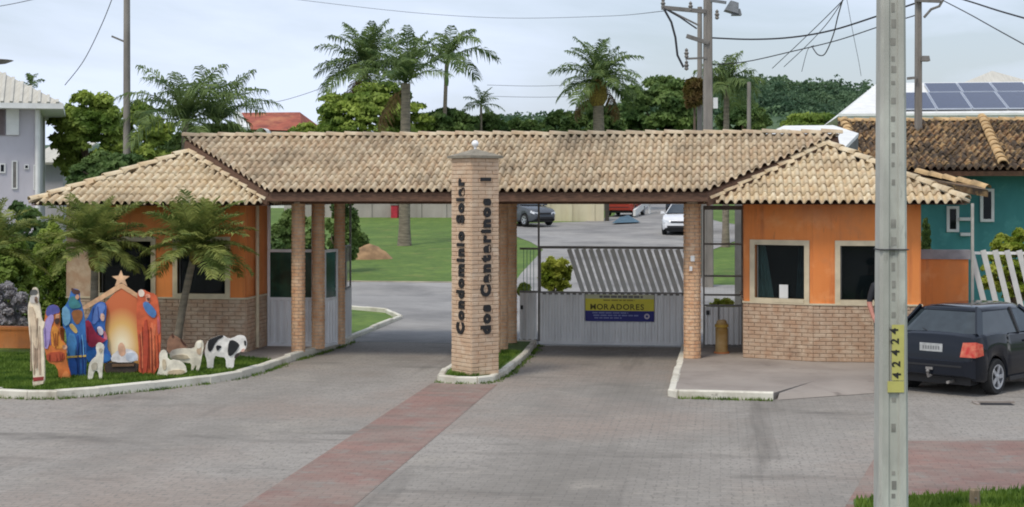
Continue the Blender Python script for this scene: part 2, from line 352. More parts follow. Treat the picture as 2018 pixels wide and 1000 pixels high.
def grass(name, poly, n, h, z, seed, label, m=blade_m):
    V, F = blades(poly, n, h, z, seed)
    tag(link(name, np_mesh(name, V, F, m, 3)), label, kind='stuff')
grass('grass', [(-13, 21.7), (-10.6, 21.45), (-9.75, 21.4), (-8.75, 22.55), (-7.85, 24.1), (-7.8, 25.9), (-8.6, 26.3), (-13, 26.3)], 60000, .065, .098, 1, 'short grass blades on the verge around the nativity scene')
grass('grass', [(-4.36, 24.15), (-3.88, 24.05), (-3.7, 25.2), (-3.7, 28), (-4.4, 28)], 5000, .07, .088, 2, 'short grass blades on the median island by the sign pillar')
grass('grass', [(1.1, 12.5), (1.3, 15.0), (3.1, 15.8), (6, 16.4), (6, 12.5)], 26000, .08, .048, 3, 'bright grass blades at the foot of the foreground pole')

def weeds(pts, n, off, seed, label, spread=.05):
    r = np.random.default_rng(seed); P = np.array(pts); V = []; F = []; seg = np.linalg.norm(np.diff(P, axis=0), axis=1); cum = np.r_[0, np.cumsum(seg)]
    cl = r.uniform(0, cum[-1], n // 14)
    for i in range(n):
        t = np.clip(cl[r.integers(len(cl))] + r.normal() * .07, 0, cum[-1] - .001); k = np.searchsorted(cum, t, 'right') - 1
        a, c_ = P[k], P[k + 1]; d = (c_ - a) / seg[k]; nn = np.array([d[1], -d[0]]); q = a + d * (t - cum[k]) + nn * (off + abs(r.normal()) * spread)
        an = r.uniform(0, 6.28); h = r.uniform(.015, .06); w_ = .008; b0 = len(V)
        V += [(q[0] - w_ * math.cos(an), q[1] - w_ * math.sin(an), .001), (q[0] + w_ * math.cos(an), q[1] + w_ * math.sin(an), .001), (q[0] + r.normal() * .02, q[1] + r.normal() * .02, h)]; F.append((b0, b0 + 1, b0 + 2))
    tag(link('weeds', np_mesh('weeds', V, F, blade_m, 3)), label, kind='stuff')
weeds(ISL[1:], 2200, .075, 5, 'small weeds along the foot of the left kerb')
weeds(IS2[:7], 900, .065, 6, 'small weeds along the foot of the median kerb')
weeds([(-.6, 22.68), (.75, 22.6), (1.5, 23.2)][:2], 400, .07, 7, 'small weeds along the foot of the right pavement kerb')

# ------------------------------------------------------------------ roof tiles
def tile_mesh(wd, L, m):
    pr = [(0, .010), (.17, -.004), (.34, .006), (.43, .036), (.58, .066), (.80, .066), (.95, .036), (1.05, .006)]
    k = wd / .145; vs = []; n = len(pr)
    for (yy, dz) in ((0, .024), (L, 0)):
        for (x, z) in pr: vs.append((x * wd, yy, z * k + dz))
    for (x, z) in pr: vs.append((x * wd, .004, z * k + .024 - .014))
    fs = [(i, i + 1, n + i + 1, n + i) for i in range(n - 1)] + [(2 * n + i, 2 * n + i + 1, i + 1, i) for i in range(n - 1)]
    me = bpy.data.meshes.new('roof_tile'); me.from_pydata(vs, [], fs); me.materials.append(m)
    me.polygons.foreach_set('use_smooth', [i < n - 1 for i in range(len(fs))]); me.update()
    return me
TILE_W, TILE_H = .147, .345
tile_me = tile_mesh(TILE_W, TILE_H * 1.16, tile_m)
btile_me = tile_mesh(TILE_W, TILE_H * 1.16, btile_m)
def barrel_mesh(L, r, m):
    vs = []; n = 7
    for (yy, rr, dz) in ((0, r, .02), (L * 1.1, r * .86, 0)):
        for i in range(n):
            a = math.pi * i / (n - 1); vs.append((rr * math.cos(a), yy, rr * .8 * math.sin(a) + dz))
    for i in range(n):
        a = math.pi * i / (n - 1); vs.append((r * .84 * math.cos(a), .004, r * .62 * math.sin(a) + .02))
    fs = [(i + 1, i, n + i, n + i + 1) for i in range(n - 1)] + [(i, i + 1, 2 * n + i + 1, 2 * n + i) for i in range(n - 1)]
    me = bpy.data.meshes.new('ridge_tile'); me.from_pydata(vs, [], fs); me.materials.append(m)
    me.polygons.foreach_set('use_smooth', [i < n - 1 for i in range(len(fs))]); me.update()
    return me
ridge_me = barrel_mesh(.36, .095, tile_m)
bridge_me = barrel_mesh(.36, .095, btile_m)
def frame(p, U, S, jit=0.0):
    U = Vector(U).normalized(); S = Vector(S).normalized(); Nn = U.cross(S).normalized(); S = Nn.cross(U)
    mt = Matrix(((U.x, S.x, Nn.x, p[0]), (U.y, S.y, Nn.y, p[1]), (U.z, S.z, Nn.z, p[2]), (0, 0, 0, 1)))
    if jit: mt = mt @ Matrix.Rotation(random.uniform(-jit, jit), 4, 'Z') @ Matrix.Rotation(random.uniform(-jit, jit) * .6, 4, 'X')
    return mt
def lay_tiles(parent, p0, U, S, width, slope, inside, me=tile_me, tw=TILE_W, th=TILE_H, lim=300, jit=.016, cuts=()):
    """tiles over a roof plane; the lowest `lim` are single objects, the rest one joined part"""
    U = Vector(U).normalized(); S = Vector(S).normalized(); Nn = U.cross(S).normalized()
    nr = int(slope / th + .5); cnt = 0; rest = []
    for r_ in range(nr):
        for c_ in range(int(-1), int(width / tw) + 2):
            u, s = c_ * tw, r_ * th
            if not inside(u + tw * .5, s + th * .5): continue
            p = Vector(p0) + U * (u + random.uniform(-.004, .004)) + S * (s + random.uniform(-.008, .008)) + Nn * (.012 + random.uniform(0, .006))
            mt = frame(p, U, S, jit)
            if cuts:
                co = [mt @ v.co for v in me.vertices]; hit = [c_ for c_ in cuts if max((q_ - c_[0]).dot(c_[1]) for q_ in co) > 0]
                if any(min((q_ - c_[0]).dot(c_[1]) for q_ in co) > 0 for c_ in hit): continue
                if hit:
                    bm = bmesh.new(); bm.from_mesh(me); bm.transform(mt)
                    for c_ in hit: bmesh.ops.bisect_plane(bm, geom=bm.verts[:] + bm.edges[:] + bm.faces[:], plane_co=c_[0], plane_no=c_[1], clear_outer=True)
                    m2 = bpy.data.meshes.new('roof_tile_cut'); bm.to_mesh(m2); bm.free(); m2.materials.append(me.materials[0])
                    link('roof_tile', m2, parent); continue
            if cnt < lim: link('roof_tile', me, parent, mt); cnt += 1
            else: rest.append(mt)
    if rest:
        V0 = np.array([v.co for v in me.vertices]); F0 = np.array([list(p.vertices) for p in me.polygons]); vs = []; fs = []
        for i, mt in enumerate(rest):
            A = np.array(mt); vs.append(V0 @ A[:3, :3].T + A[:3, 3]); fs.append(F0 + i * len(V0))
        o = link('roof_tile', np_mesh('roof_tile_rest', np.vstack(vs), np.vstack(fs), me.materials[0], 4, True), parent)
        o['kind'] = 'stuff'
def lay_ridge(parent, a, c, me=ridge_me, L=.36, nm='ridge_tile', lift=.03):
    a = Vector(a); c = Vector(c); d = c - a; n = max(1, int(d.length / L)); S = d.normalized()
    U = S.cross(Vector((0, 0, 1))).normalized()
    for i in range(n):
        p = a + d * (i / n); p.z += lift
        link(nm, me, parent, frame(p + Vector((0, 0, random.uniform(-.006, .006))), U, S, .03))

# ------------------------------------------------------------------ gate canopy
can = empty('gate_canopy', (-4.1, 28.9, 0), 0, 'long tiled canopy roof on brick columns spanning both gate lanes', 'canopy')
O = Vector((-4.1, 28.9, 0))
EY, EZ, RY, RZ = 26.5 - O.y, 3.05, 29.0 - O.y, 4.10
XL, XR, RXL, RXR = -8.05 - O.x, -.24 - O.x, -10.5 - O.x, 2.18 - O.x
roof = one('roof', lambda b: (b.slab([Vector((XL, EY, EZ)), Vector((XR, EY, EZ)), Vector((RXR, RY, RZ)), Vector((RXL, RY, RZ))], (0, -1, 2.4), .09),
                              b.slab([Vector((XL, 2 * RY - EY, EZ)), Vector((XR, 2 * RY - EY, EZ)), Vector((RXR, RY + .01, RZ)), Vector((RXL, RY + .01, RZ))], (0, 1, 2.4), .09)), wood_m, can)
S = Vector((0, RY - EY, RZ - EZ)); SLP = S.length
wid = RXR - RXL
def ins(u, s):
    k = s / SLP; x0 = (XL - RXL) * (1 - k); x1 = wid - (RXR - XR) * (1 - k)
    return x0 - .4 <= u <= x1 + .4
Nr = Vector((1, 0, 0)).cross(S).normalized()
cutL = (Vector((XL - .03, EY, EZ)), (Vector((RXL, RY, RZ)) - Vector((XL, EY, EZ))).cross(Nr).normalized())
cutR = (Vector((XR + .03, EY, EZ)), -(Vector((RXR, RY, RZ)) - Vector((XR, EY, EZ))).cross(Nr).normalized())
cutL, cutR = [(c_[0], c_[1] if c_[1].x * sg > 0 else -c_[1]) for c_, sg in ((cutL, -1), (cutR, 1))]
lay_tiles(roof, Vector((RXL, EY - .05, EZ - .02)), (1, 0, 0), S, wid, SLP, ins, lim=255, cuts=(cutL, cutR))
lay_ridge(roof, (RXL - .05, RY, RZ + .02), (RXR + .05, RY, RZ + .02))
one('back_tile_sheet', lambda b: b.slab([Vector((XL, 2 * RY - EY, EZ + .05)), Vector((XR, 2 * RY - EY, EZ + .05)), Vector((RXR, RY + .03, RZ + .05)), Vector((RXL, RY + .03, RZ + .05))], (0, 1, 2.4), .03), tile_m, roof)
one('fascia', lambda b: b.b2(XL - .02, XR + .02, EY - .005, EY + .03, EZ - .16, EZ - .012), wood_m, can)
for ex, rx in ((XL, RXL), (XR, RXR)):
    one('barge_board', lambda b: b.bar((ex, EY + .02, EZ - .13), (rx, RY, RZ - .13), .05, .22), wood_m, can)
one('beam', lambda b: b.b2(XL - .15, XR + .15, 27.2 - O.y, 27.4 - O.y, 2.84, 3.08), wood_m, can)
one('beam', lambda b: b.b2(XL - .15, XR + .15, 29.6 - O.y, 29.8 - O.y, 2.86, 3.1), wood_m, can)
for x in (-7.6, -4.1, -.5): one('cross_beam', lambda b: b.b2(x - O.x - .09, x - O.x + .09, 27.42 - O.y, 30.6 - O.y, 2.86, 3.06), wood_m, can)
col_m = mat_layers('column_brick', lin(222, 184, 146), [(lin(206, 152, 112), 7.5, .46, .66, None), (lin(230, 200, 166), 4, .52, .7, None), (lin(176, 136, 106), 1.6, .6, .8, (1, 1, .5))], .88, .4, 70, None, 6, lin(214, 172, 134))
def column(x, y, r, z0, parent, z1=2.88):
    c = empty('column', (x - O.x, y - O.y, 0)); c.parent = parent
    one('core', lambda b: b.lathe([(0, z1), (r - .012, z1), (r - .012, z0)][::-1], n=14), mortar_m, c, True)
    b = MB(); z = z0; i = 0
    while z < z1 - .05:
        for k in range(5):
            a0 = 2 * math.pi * (k + .5 * (i % 2)) / 5 + .03; a1 = a0 + 2 * math.pi / 5 - .06
            rr = r + random.uniform(-.003, .003); n = 4
            A = [a0 + (a1 - a0) * j / (n - 1) for j in range(n)]
            vs = [(q * math.cos(a), q * math.sin(a), zz) for (q, zz) in ((r - .014, z + .004), (rr, z + .006), (rr, z + .056), (r - .014, z + .058)) for a in A]
            b.add(vs, [(m_ * n + j, m_ * n + j + 1, (m_ + 1) * n + j + 1, (m_ + 1) * n + j) for m_ in range(3) for j in range(n - 1)])
        z += .064; i += 1
    o = b.build('brick_course', col_m, c); o['kind'] = 'stuff'
    return c
column(-7.72, 27.3, .128, .1, can); column(-7.53, 28.0, .125, .1, can); column(-7.36, 28.95, .11, .1, can)
column(-4.1, 27.5, .125, .09, can); column(-4.1, 28.5, .125, .09, can); column(-4.1, 29.75, .125, .09, can)
column(-.5, 27.3, .155, .1, can)
sw = one('intercom', lambda b: (b.box((-.5 - O.x + .01, 27.13 - O.y, 1.88), (.07, .05, .10)), b.box((-.5 - O.x - .02, 27.13 - O.y, 1.70), (.05, .05, .08))), white_m, can)

# ------------------------------------------------------------------ brick faces
def brick_mesh(L, h, t, m):
    c = .006
    vs = [(x, y, z) for (x0, x1, z0, z1, y) in ((0, L, 0, h, 0), (0, L, 0, h, -(t - c)), (c, L - c, c, h - c, -t)) for x, z in ((x0, z0), (x1, z0), (x1, z1), (x0, z1)) for y in (y,)]
    me = bpy.data.meshes.new('brick')
    me.from_pydata(vs, [], [(8, 9, 10, 11)] + [(a + i, a + (i + 1) % 4, a + 4 + (i + 1) % 4, a + 4 + i) for a in (0, 4) for i in range(4)])
    me.materials.append(m); me.update(); return me
BM = {}
def brick_face(parent, p, e, n, wid, z0, z1, m, L=.24, rh=.066, t=.018, holes=()):
    """bricks on a vertical face: p base corner (left as seen), e along the face to the right, n outward"""
    e = Vector(e).normalized(); n = Vector(n).normalized(); r = 0; z = z0; g = .008
    nrow = round((z1 - z0) / rh); rh = (z1 - z0) / nrow
    for r in range(nrow):
        x = 0.0 if r % 2 == 0 else -L / 2
        while x < wid - .01:
            a = max(x, 0); c = min(x + L, wid); x += L
            if c - a < .03: continue
            if any(h0 < (a + c) / 2 < h1 and q0 < z0 + (r + .5) * rh < q1 for h0, h1, q0, q1 in holes): continue
            key = (round(c - a, 2), round(rh, 3), m.name)
            if key not in BM: BM[key] = brick_mesh(c - a - g, rh - g, t, m)
            pp = Vector(p) + e * (a + g / 2) + n * random.uniform(-.004, .003); pp.z = z0 + r * rh + g / 2
            mt = Matrix(((e.x, -n.x, 0, pp.x), (e.y, -n.y, 0, pp.y), (0, 0, 1, pp.z), (0, 0, 0, 1)))
            link('brick', BM[key], parent, mt)

# ------------------------------------------------------------------ lettering
def text_mesh(s, size, extrude, off, m):
    cu = bpy.data.curves.new('txt', 'FONT'); cu.body = s; cu.size = size; cu.extrude = extrude; cu.offset = off; cu.resolution_u = 3
    o = bpy.data.objects.new('txt', cu); col.objects.link(o)
    dg = bpy.context.evaluated_depsgraph_get(); dg.update()
    me = bpy.data.meshes.new_from_object(o.evaluated_get(dg)); bpy.data.objects.remove(o)
    me.materials.clear(); me.materials.append(m); return me
def letters(parent, s, size, mt, m, extrude=.012, off=.01, gap=1.0, target=None, name='letter'):
    """single letters laid along local x; mt puts the local frame into the parent's space"""
    x = 0; items = []
    for ch in s:
        if ch == ' ': x += size * .38 * gap; continue
        me = text_mesh(ch, size, extrude, off, m)
        xs_ = [v.co.x for v in me.vertices]; x0, x1 = min(xs_), max(xs_)
        items.append((me, x - x0)); x += (x1 - x0) + size * .11 * gap
    k = (target / x) if target else 1.0
    for me, dx in items: link(name, me, parent, mt @ Matrix.Translation((dx * k, 0, 0)) @ Matrix.Diagonal((min(k, 1.25), 1, 1, 1)))
    return x * k

# ------------------------------------------------------------------ sign pillar
PC = Vector((-3.97, 24.55, 0)); SD = .56; PT = 3.60; q = SD / 2
pil = empty('sign_pillar', PC, R(45), 'square brick sign pillar with black vertical lettering and globe lamp on its cap', 'pillar')
one('core', lambda b: b.b2(-q + .012, q - .012, -q + .012, q - .012, .05, PT), mortar_m, pil)
# local frame turned 45 degrees: the face at -x points left-front, the face at -y points right-front
brick_face(pil, (-q + .012, q - .006, 0), (0, -1, 0), (-1, 0, 0), SD - .012, .09, PT, brick_m, .28)
brick_face(pil, (-q + .006, -q + .012, 0), (1, 0, 0), (0, -1, 0), SD - .012, .09, PT, brick_m, .28)
cap = one('cap', lambda b: (b.b2(-q - .05, q + .05, -q - .05, q + .05, PT, PT + .04), b.add([(-q - .04, -q - .04, PT + .04), (q + .04, -q - .04, PT + .04), (q + .04, q + .04, PT + .04), (-q - .04, q + .04, PT + .04), (0, 0, PT + .16)], [(0, 1, 4), (1, 2, 4), (2, 3, 4), (3, 0, 4)])), M('cap_slate', lin(140, 132, 116), .85, .25, 8, .3, 40), pil)
def ball(b, c, r, n=14, m=9, sz=1.0):
    b.lathe([(r * math.sin(math.pi * i / m) + 1e-5, -r * sz * math.cos(math.pi * i / m)) for i in range(m + 1)], c, n); return b
one('lamp_globe', lambda b: (ball(b, (0, 0, PT + .24), .058), b.lathe([(.022, PT + .13), (.022, PT + .2)], n=8)), M('opal_globe', (.9, .9, .9), .25, .03), pil, True)
px2z = lambda v: 3 - (v - 385) / 3000 * 24.4
zl = px2z(662)
mtL = Matrix(((0, 0, -1, -q - .012), (0, 1, 0, -.09), (1, 0, 0, zl), (0, 0, 0, 1)))
letters(pil, 'Condominio Solar', .27, mtL, black_m, target=px2z(348) - zl, off=.016)
mtR = Matrix(((0, -1, 0, .085), (0, 0, -1, -q - .012), (1, 0, 0, zl), (0, 0, 0, 1)))
letters(pil, 'dos Cantarinos', .25, mtR, black_m, target=px2z(388) - zl, off=.016)
mtR2 = mtR.copy(); mtR2[2][3] = px2z(357)
letters(pil, 'I', .25, mtR2, black_m, off=.016)

# ------------------------------------------------------------------ gatehouses
def hip_roof(parent, x0, x1, y0, y1, ze, za, lim):
    cx, cy = (x0 + x1) / 2, (y0 + y1) / 2
    rf = one('roof', lambda b: b.add([(x0, y0, ze - .03), (x1, y0, ze - .03), (x1, y1, ze - .03), (x0, y1, ze - .03), (cx, cy, za - .03)], [(3, 2, 1, 0), (0, 1, 4), (1, 2, 4), (2, 3, 4), (3, 0, 4)]), wood_m, parent)
    ap = Vector((cx, cy, za)); P = [Vector((x0, y0, ze)), Vector((x1, y0, ze)), Vector((x1, y1, ze)), Vector((x0, y1, ze))]
    left = lim
    for i in range(4):
        a, c = P[i], P[(i + 1) % 4]; U = (c - a).normalized(); mid = (a + c) / 2; S = ap - mid; sl = S.length; wd = (c - a).length
        f = lambda u, s: (wd / 2) * (s / sl) - .04 < u < wd - (wd / 2) * (s / sl) + .04
        lay_tiles(rf, a - S.normalized() * .05 - Vector((0, 0, .02)), U, S, wd, sl + .05, f, btile_me, lim=left if i == 0 else (0 if i == 2 else min(60, max(0, (300 - lim) // 2))))
        lay_ridge(rf, a + Vector((0, 0, .02)), ap + Vector((0, 0, .03)), bridge_me)
    return rf
def wall_with_window(parent, p, e, n, wid, z0, z1, wins, th=.14, m=orange_m, nm='wall'):
    """vertical wall from p along e, outward normal n, with rectangular openings (a, c, zb, zt)"""
    e = Vector(e).normalized(); n = Vector(n).normalized(); b = MB(); p = Vector(p)
    def blk(a, c, q0, q1):
        if c - a < .005 or q1 - q0 < .005: return
        vs = [p + e * x + n * y + Vector((0, 0, z)) for z in (q0, q1) for x, y in ((a, 0), (c, 0), (c, -th), (a, -th))]
        b.add(vs, [(3, 2, 1, 0), (4, 5, 6, 7), (0, 1, 5, 4), (1, 2, 6, 5), (2, 3, 7, 6), (3, 0, 4, 7)])
    x = 0
    for (a, c, zb, zt_) in sorted(wins):
        blk(x, a, z0, z1); blk(a, c, z0, zb); blk(a, c, zt_, z1); x = c
    blk(x, wid, z0, z1)
    w_ = b.build(nm, m, parent)
    for (a, c, zb, zt_) in wins:
        fw = .09; fb = MB()
        def fblk(a_, c_, q0, q1, pr=.035, dp=.10):
            vs = [p + e * x_ + n * y_ + Vector((0, 0, z_)) for z_ in (q0, q1) for x_, y_ in ((a_, pr), (c_, pr), (c_, -dp), (a_, -dp))]
            fb.add(vs, [(3, 2, 1, 0), (4, 5, 6, 7), (0, 1, 5, 4), (1, 2, 6, 5), (2, 3, 7, 6), (3, 0, 4, 7)])
        fblk(a - fw, a, zb - .07, zt_ + fw); fblk(c, c + fw, zb - .07, zt_ + fw); fblk(a, c, zt_, zt_ + fw); fblk(a, c, zb - .07, zb, .055)
        win = fb.build('window_frame', cream_m, parent)
        pb = MB(); vs = [p + e * x_ - n * .085 + Vector((0, 0, z_)) for x_, z_ in ((a, zb), (c, zb), (c, zt_), (a, zt_))]
        vs2 = [v - n * .012 for v in vs]
        pb.add(vs + vs2, [(0, 1, 2, 3), (7, 6, 5, 4), (1, 0, 4, 5), (2, 1, 5, 6), (3, 2, 6, 7), (0, 3, 7, 4)]); pb.build('pane', pane_m, win)
        mb = MB()
        for xx in (a + .02, c - .02): mb.bar(p + e * xx - n * .07 + Vector((0, 0, zb)), p + e * xx - n * .07 + Vector((0, 0, zt_)), .03, .02)
        mb.build('mullion', dsteel_m, win)
    return w_
# --- right gatehouse
gr = empty('gatehouse', (2, 28.8, 0), 0, 'small orange gatehouse with hipped tile roof and brick base behind the pole', 'gatehouse')
g0 = Vector((2, 28.8, 0))
hip_roof(gr, -.22 - 2, 4.14 - 2, 26.6 - 28.8, 31.0 - 28.8, 2.87, 3.90, 140)
A, B, C, D, E = [Vector(p) - g0 for p in ((.40, 27.5, 0), (1.60, 27.0, 0), (3.43, 27.0, 0), (3.43, 30.4, 0), (.40, 30.4, 0))]
ZP = 1.08; ZB = .1
poly = [A, B, C, D, E]
one('plinth', lambda b: b.prism([(p.x, p.y) for p in poly], ZB - .05, ZP), pmortar_m, gr)
e1 = (B - A).normalized(); n1 = Vector((e1.y, -e1.x, 0)); L1 = (B - A).length
brick_face(gr, A + n1 * .0, e1, n1, L1 + .006, ZB, ZP, pbrick_m, .22, .07)
brick_face(gr, B, (1, 0, 0), (0, -1, 0), 1.83, ZB, ZP, pbrick_m, .22, .07)
one('plinth_cap', lambda b: b.prism([(p.x + q_.x, p.y + q_.y) for p, q_ in zip(poly, (n1 * .035, Vector((.01, -.035, 0)), Vector((.03, -.035, 0)), Vector((.03, .03, 0)), Vector((-.03, .03, 0))))], ZP + .001, ZP + .03), cream_m, gr)
def inset(P_, k): c_ = sum(P_, Vector()) / len(P_); return [c_ + (p - c_) * k for p in P_]
wall_with_window(gr, A - n1 * .02 + Vector((0, 0, 0)), e1, n1, L1 - .004, ZP + .03, 2.85, [(.22, 1.14, ZP + .1, 2.12)])
wall_with_window(gr, B + Vector((.002, .02, 0)), (1, 0, 0), (0, -1, 0), (C - B).length - .002, ZP + .03, 2.85, [(.46, 1.22, ZP + .1, 2.12)])
wall_with_window(gr, C + Vector((-.02, .165, 0)), (0, 1, 0), (1, 0, 0), 3.2, ZP + .03, 2.85, [])
wall_with_window(gr, E + Vector((.02, -.02, 0)), (0, -1, 0), (-1, 0, 0), (E - A).length - .14, ZP + .03, 2.85, [])
wall_with_window(gr, D + Vector((-.18, -.02, 0)), (-1, 0, 0), (0, 1, 0), 2.68, ZP + .03, 2.85, [])
one('interior', lambda b: b.prism([(p.x, p.y) for p in inset(poly, .82)], ZP + .031, 2.7), room_m, gr)
def drape(parent, p, e, n, a0, a1, b0, b1, z0, z1, m, seed=1):
    """gathered curtain hanging behind a pane: a0..a1 along the wall at the top, b0..b1 at the bottom"""
    e = Vector(e); n = Vector(n); K_ = 22; b = MB(); vs = []
    for r_ in range(7):
        t = r_ / 6
        for k in range(K_ + 1):
            f = k / K_; x = (a0 + (a1 - a0) * f) * (1 - t) + (b0 + (b1 - b0) * f) * t
            vs.append(Vector(p) + e * x - n * (.15 + .022 * math.sin(f * 26 + seed)) + Vector((0, 0, z1 + (z0 - z1) * t)))
    b.add(vs, [(r_ * (K_ + 1) + k, r_ * (K_ + 1) + k + 1, (r_ + 1) * (K_ + 1) + k + 1, (r_ + 1) * (K_ + 1) + k) for r_ in range(6) for k in range(K_)])
    b.build('curtain', m, parent, True)
drape(gr, A, e1, n1, .20, .34, .20, .52, ZP + .08, 2.2, curtain_m)
drape(gr, A, e1, n1, .98, 1.16, .92, 1.16, ZP + .08, 2.2, M('curtain_dusk', lin(84, 110, 118), .9, .3, 10), 2)
one('notice_card', lambda b: b.add([A + e1 * x - n1 * y + Vector((0, 0, z)) for z in (ZP + .1, ZP + .34) for x, y in ((.66, .05), (.82, .05), (.82, .065), (.66, .065))], [(3, 2, 1, 0), (4, 5, 6, 7), (0, 1, 5, 4), (1, 2, 6, 5), (2, 3, 7, 6), (3, 0, 4, 7)]), white_m, gr)
# --- left gatehouse
gl = empty('gatehouse', (-10.4, 28.9, 0), 0, 'small orange gatehouse with hipped tile roof behind young palms and nativity figures', 'gatehouse')
h0 = Vector((-10.4, 28.9, 0))
hip_roof(gl, -12.62 + 10.4, -8.07 + 10.4, 26.6 - 28.9, 31.1 - 28.9, 2.84, 3.80, 140)
A, B, C, D = [Vector(p) - h0 for p in ((-12.1, 27.1, 0), (-8.66, 27.1, 0), (-8.66, 28.6, 0), (-12.1, 28.6, 0))]
poly = [A, B, C, D]
one('plinth', lambda b: b.prism([(p.x, p.y) for p in poly], ZB - .05, ZP), pmortar_m, gl)
brick_face(gl, A, (1, 0, 0), (0, -1, 0), 3.44, ZB, ZP, pbrick_m, .24, .075)
brick_face(gl, B, (0, 1, 0), (1, 0, 0), 1.4, ZB, ZP, pbrick_m, .24, .075)
one('plinth_cap', lambda b: b.prism([(A.x - .03, A.y - .035), (B.x + .035, B.y - .035), (C.x + .035, C.y + .03), (D.x - .03, D.y + .03)], ZP + .001, ZP + .03), cream_m, gl)
wall_with_window(gl, A + Vector((0, .02, 0)), (1, 0, 0), (0, -1, 0), 3.42, ZP + .03, 2.82, [(.62, 1.62, ZP + .02 + .08, 2.14), (2.13, 3.05, ZP + .1, 2.14)])
wall_with_window(gl, B + Vector((-.02, .165, 0)), (0, 1, 0), (1, 0, 0), 1.3, ZP + .03, 2.82, [])
wall_with_window(gl, D + Vector((.02, -.02, 0)), (0, -1, 0), (-1, 0, 0), 1.3, ZP + .03, 2.82, [])
wall_with_window(gl, C + Vector((-.17, -.02, 0)), (-1, 0, 0), (0, 1, 0), 3.1, ZP + .03, 2.82, [])
one('interior', lambda b: b.prism([(p.x, p.y) for p in inset(poly, .84)], ZP + .031, 2.7), room_m, gl)
one('downpipe', lambda b: b.tube([(B.x + .05, B.y + .55, .15), (B.x + .05, B.y + .55, 2.8)], .035, 8), cream_m, gl)
drape(gl, A, (1, 0, 0), (0, -1, 0), 2.62, 3.08, 2.66, 3.08, ZP + .08, 2.2, M('curtain_blue', lin(58, 130, 150), .8, .3, 10, .3, 20), 3)
one('brick_pier', lambda b: (b.b2(A.x - .02, A.x + .46, A.y - .03, A.y + .0, ZP + .031, 2.8)), pbrick_m, gl)

# ------------------------------------------------------------------ gates
def ribbed(b, x0, x1, z0, z1, y=0, p=.12, dp=.034):
    n = max(2, round((x1 - x0) / p)); vs = []; 
    for i in range(n):
        xa = x0 + (x1 - x0) * i / n; wx = (x1 - x0) / n
        for fx, dy in ((0, 0), (.12, -dp), (.5, -dp), (.62, 0)): vs.append((xa + wx * fx, y + dy))
    vs.append((x1, y)); m_ = len(vs)
    V = [(x, yy, z) for z in (z0, z1) for x, yy in vs] + [(x, yy + .012, z) for z in (z0, z1) for x, yy in vs]
    b.add(V, [(i, i + 1, m_ + i + 1, m_ + i) for i in range(m_ - 1)] + [(2 * m_ + i + 1, 2 * m_ + i, 3 * m_ + i, 3 * m_ + i + 1) for i in range(m_ - 1)])
    return b
G = (-3.58, 30.2); GW = 3.0
slat_m = M('slat_white', lin(204, 204, 198), .6, .1, 4)
gate = empty('sliding_gate', (G[0], G[1], 0), 0, 'wide grey sliding gate with ribbed sheet below and slanted slats above', 'gate')
one('sheet_panel', lambda b: ribbed(b, 0, GW, .06, 1.05), steel_m, gate)
for z, h_ in ((.06, .05), (1.05, .06), (1.96, .05)): one('rail', lambda b: b.b2(-.02, GW + .02, -.03, .03, z - h_ / 2, z + h_ / 2), dsteel_m if z > 1 else steel_m, gate)
for x in (0, GW): one('stile', lambda b: b.b2(x - .025, x + .025, -.028, .028, .086, 1.934), dsteel_m, gate)
sl_me = MB().bar((.28, 0, 1.085), (0, 0, 1.93), .088, .02, (0, 1, 0)).mesh('slat', slat_m)
for i in range(4, 19):
    o = link('slat', sl_me, gate); o.location = (.02 + i * .143, -.036, 0)
for i in (19, 20):
    xt = .02 + i * .143; xe = 2.97; MB().bar((xe, -.036, 1.93 - (xe - xt) / .28 * .845), (xt, -.036, 1.93), .088, .02, (0, 1, 0)).build('slat', slat_m, gate)
ban = empty('banner', (G[0] + .92, G[1] - .05, 0), 0, 'yellow and blue residents banner tied to the sliding gate', 'banner')
bw = 1.36
yl_m = M('banner_yellow', lin(216, 204, 62), .6, .06, 4); bl_m = M('banner_blue', lin(38, 40, 118), .6, .1, 4); pa_m = M('banner_pale', lin(196, 196, 160), .6, .08, 4)
one('pale_strip', lambda b: b.b2(0, bw, -.006, 0, .95, 1.03), pa_m, ban)
one('yellow_field', lambda b: b.b2(0, bw, -.007, 0, .71, .949), yl_m, ban)
one('blue_field', lambda b: b.b2(0, bw, -.006, 0, .50, .709), bl_m, ban)
mtB = Matrix(((1, 0, 0, .10), (0, 0, -1, -.009), (0, 1, 0, .735), (0, 0, 0, 1)))
letters(ban, 'MORADORES', .155, mtB, M('banner_ink', lin(84, 76, 18), .6, .1), .002, .003, target=1.08)
dk = M('banner_grey_print', lin(112, 110, 108), .6, .1)
def dashes(nm, x0, x1, z, h_, m, seed, y=-.0085):
    r = random.Random(seed); b = MB(); x = x0
    while x < x1:
        l_ = r.uniform(.05, .14); b.b2(x, min(x + l_, x1), y, y + .003, z, z + h_); x += l_ + .02
    b.build(nm, m, ban)
dashes('print_line', .28, 1.14, .965, .045, dk, 1); dashes('print_line', .36, .98, .905, .025, M('banner_olive', lin(150, 138, 44), .6, .1), 2)
lb = M('banner_lightblue', lin(120, 128, 172), .6, .1)
for i, z in enumerate((.655, .605, .555)): dashes('print_line', .14 + .02 * i, (.85, 1.05, .72)[i], z, .026, lb, 5 + i)
one('emblem', lambda b: b.lathe([(.0001, -.010), (.055, -.010), (.055, -.006)], (1.22, 0, .605), 16, 'Y'), M('emblem_pale', lin(190, 180, 190), .6, .1), ban)
one('emblem_centre', lambda b: b.lathe([(.0001, -.0125), (.025, -.0125), (.025, -.0101)], (1.22, 0, .605), 12, 'Y'), bl_m, ban)
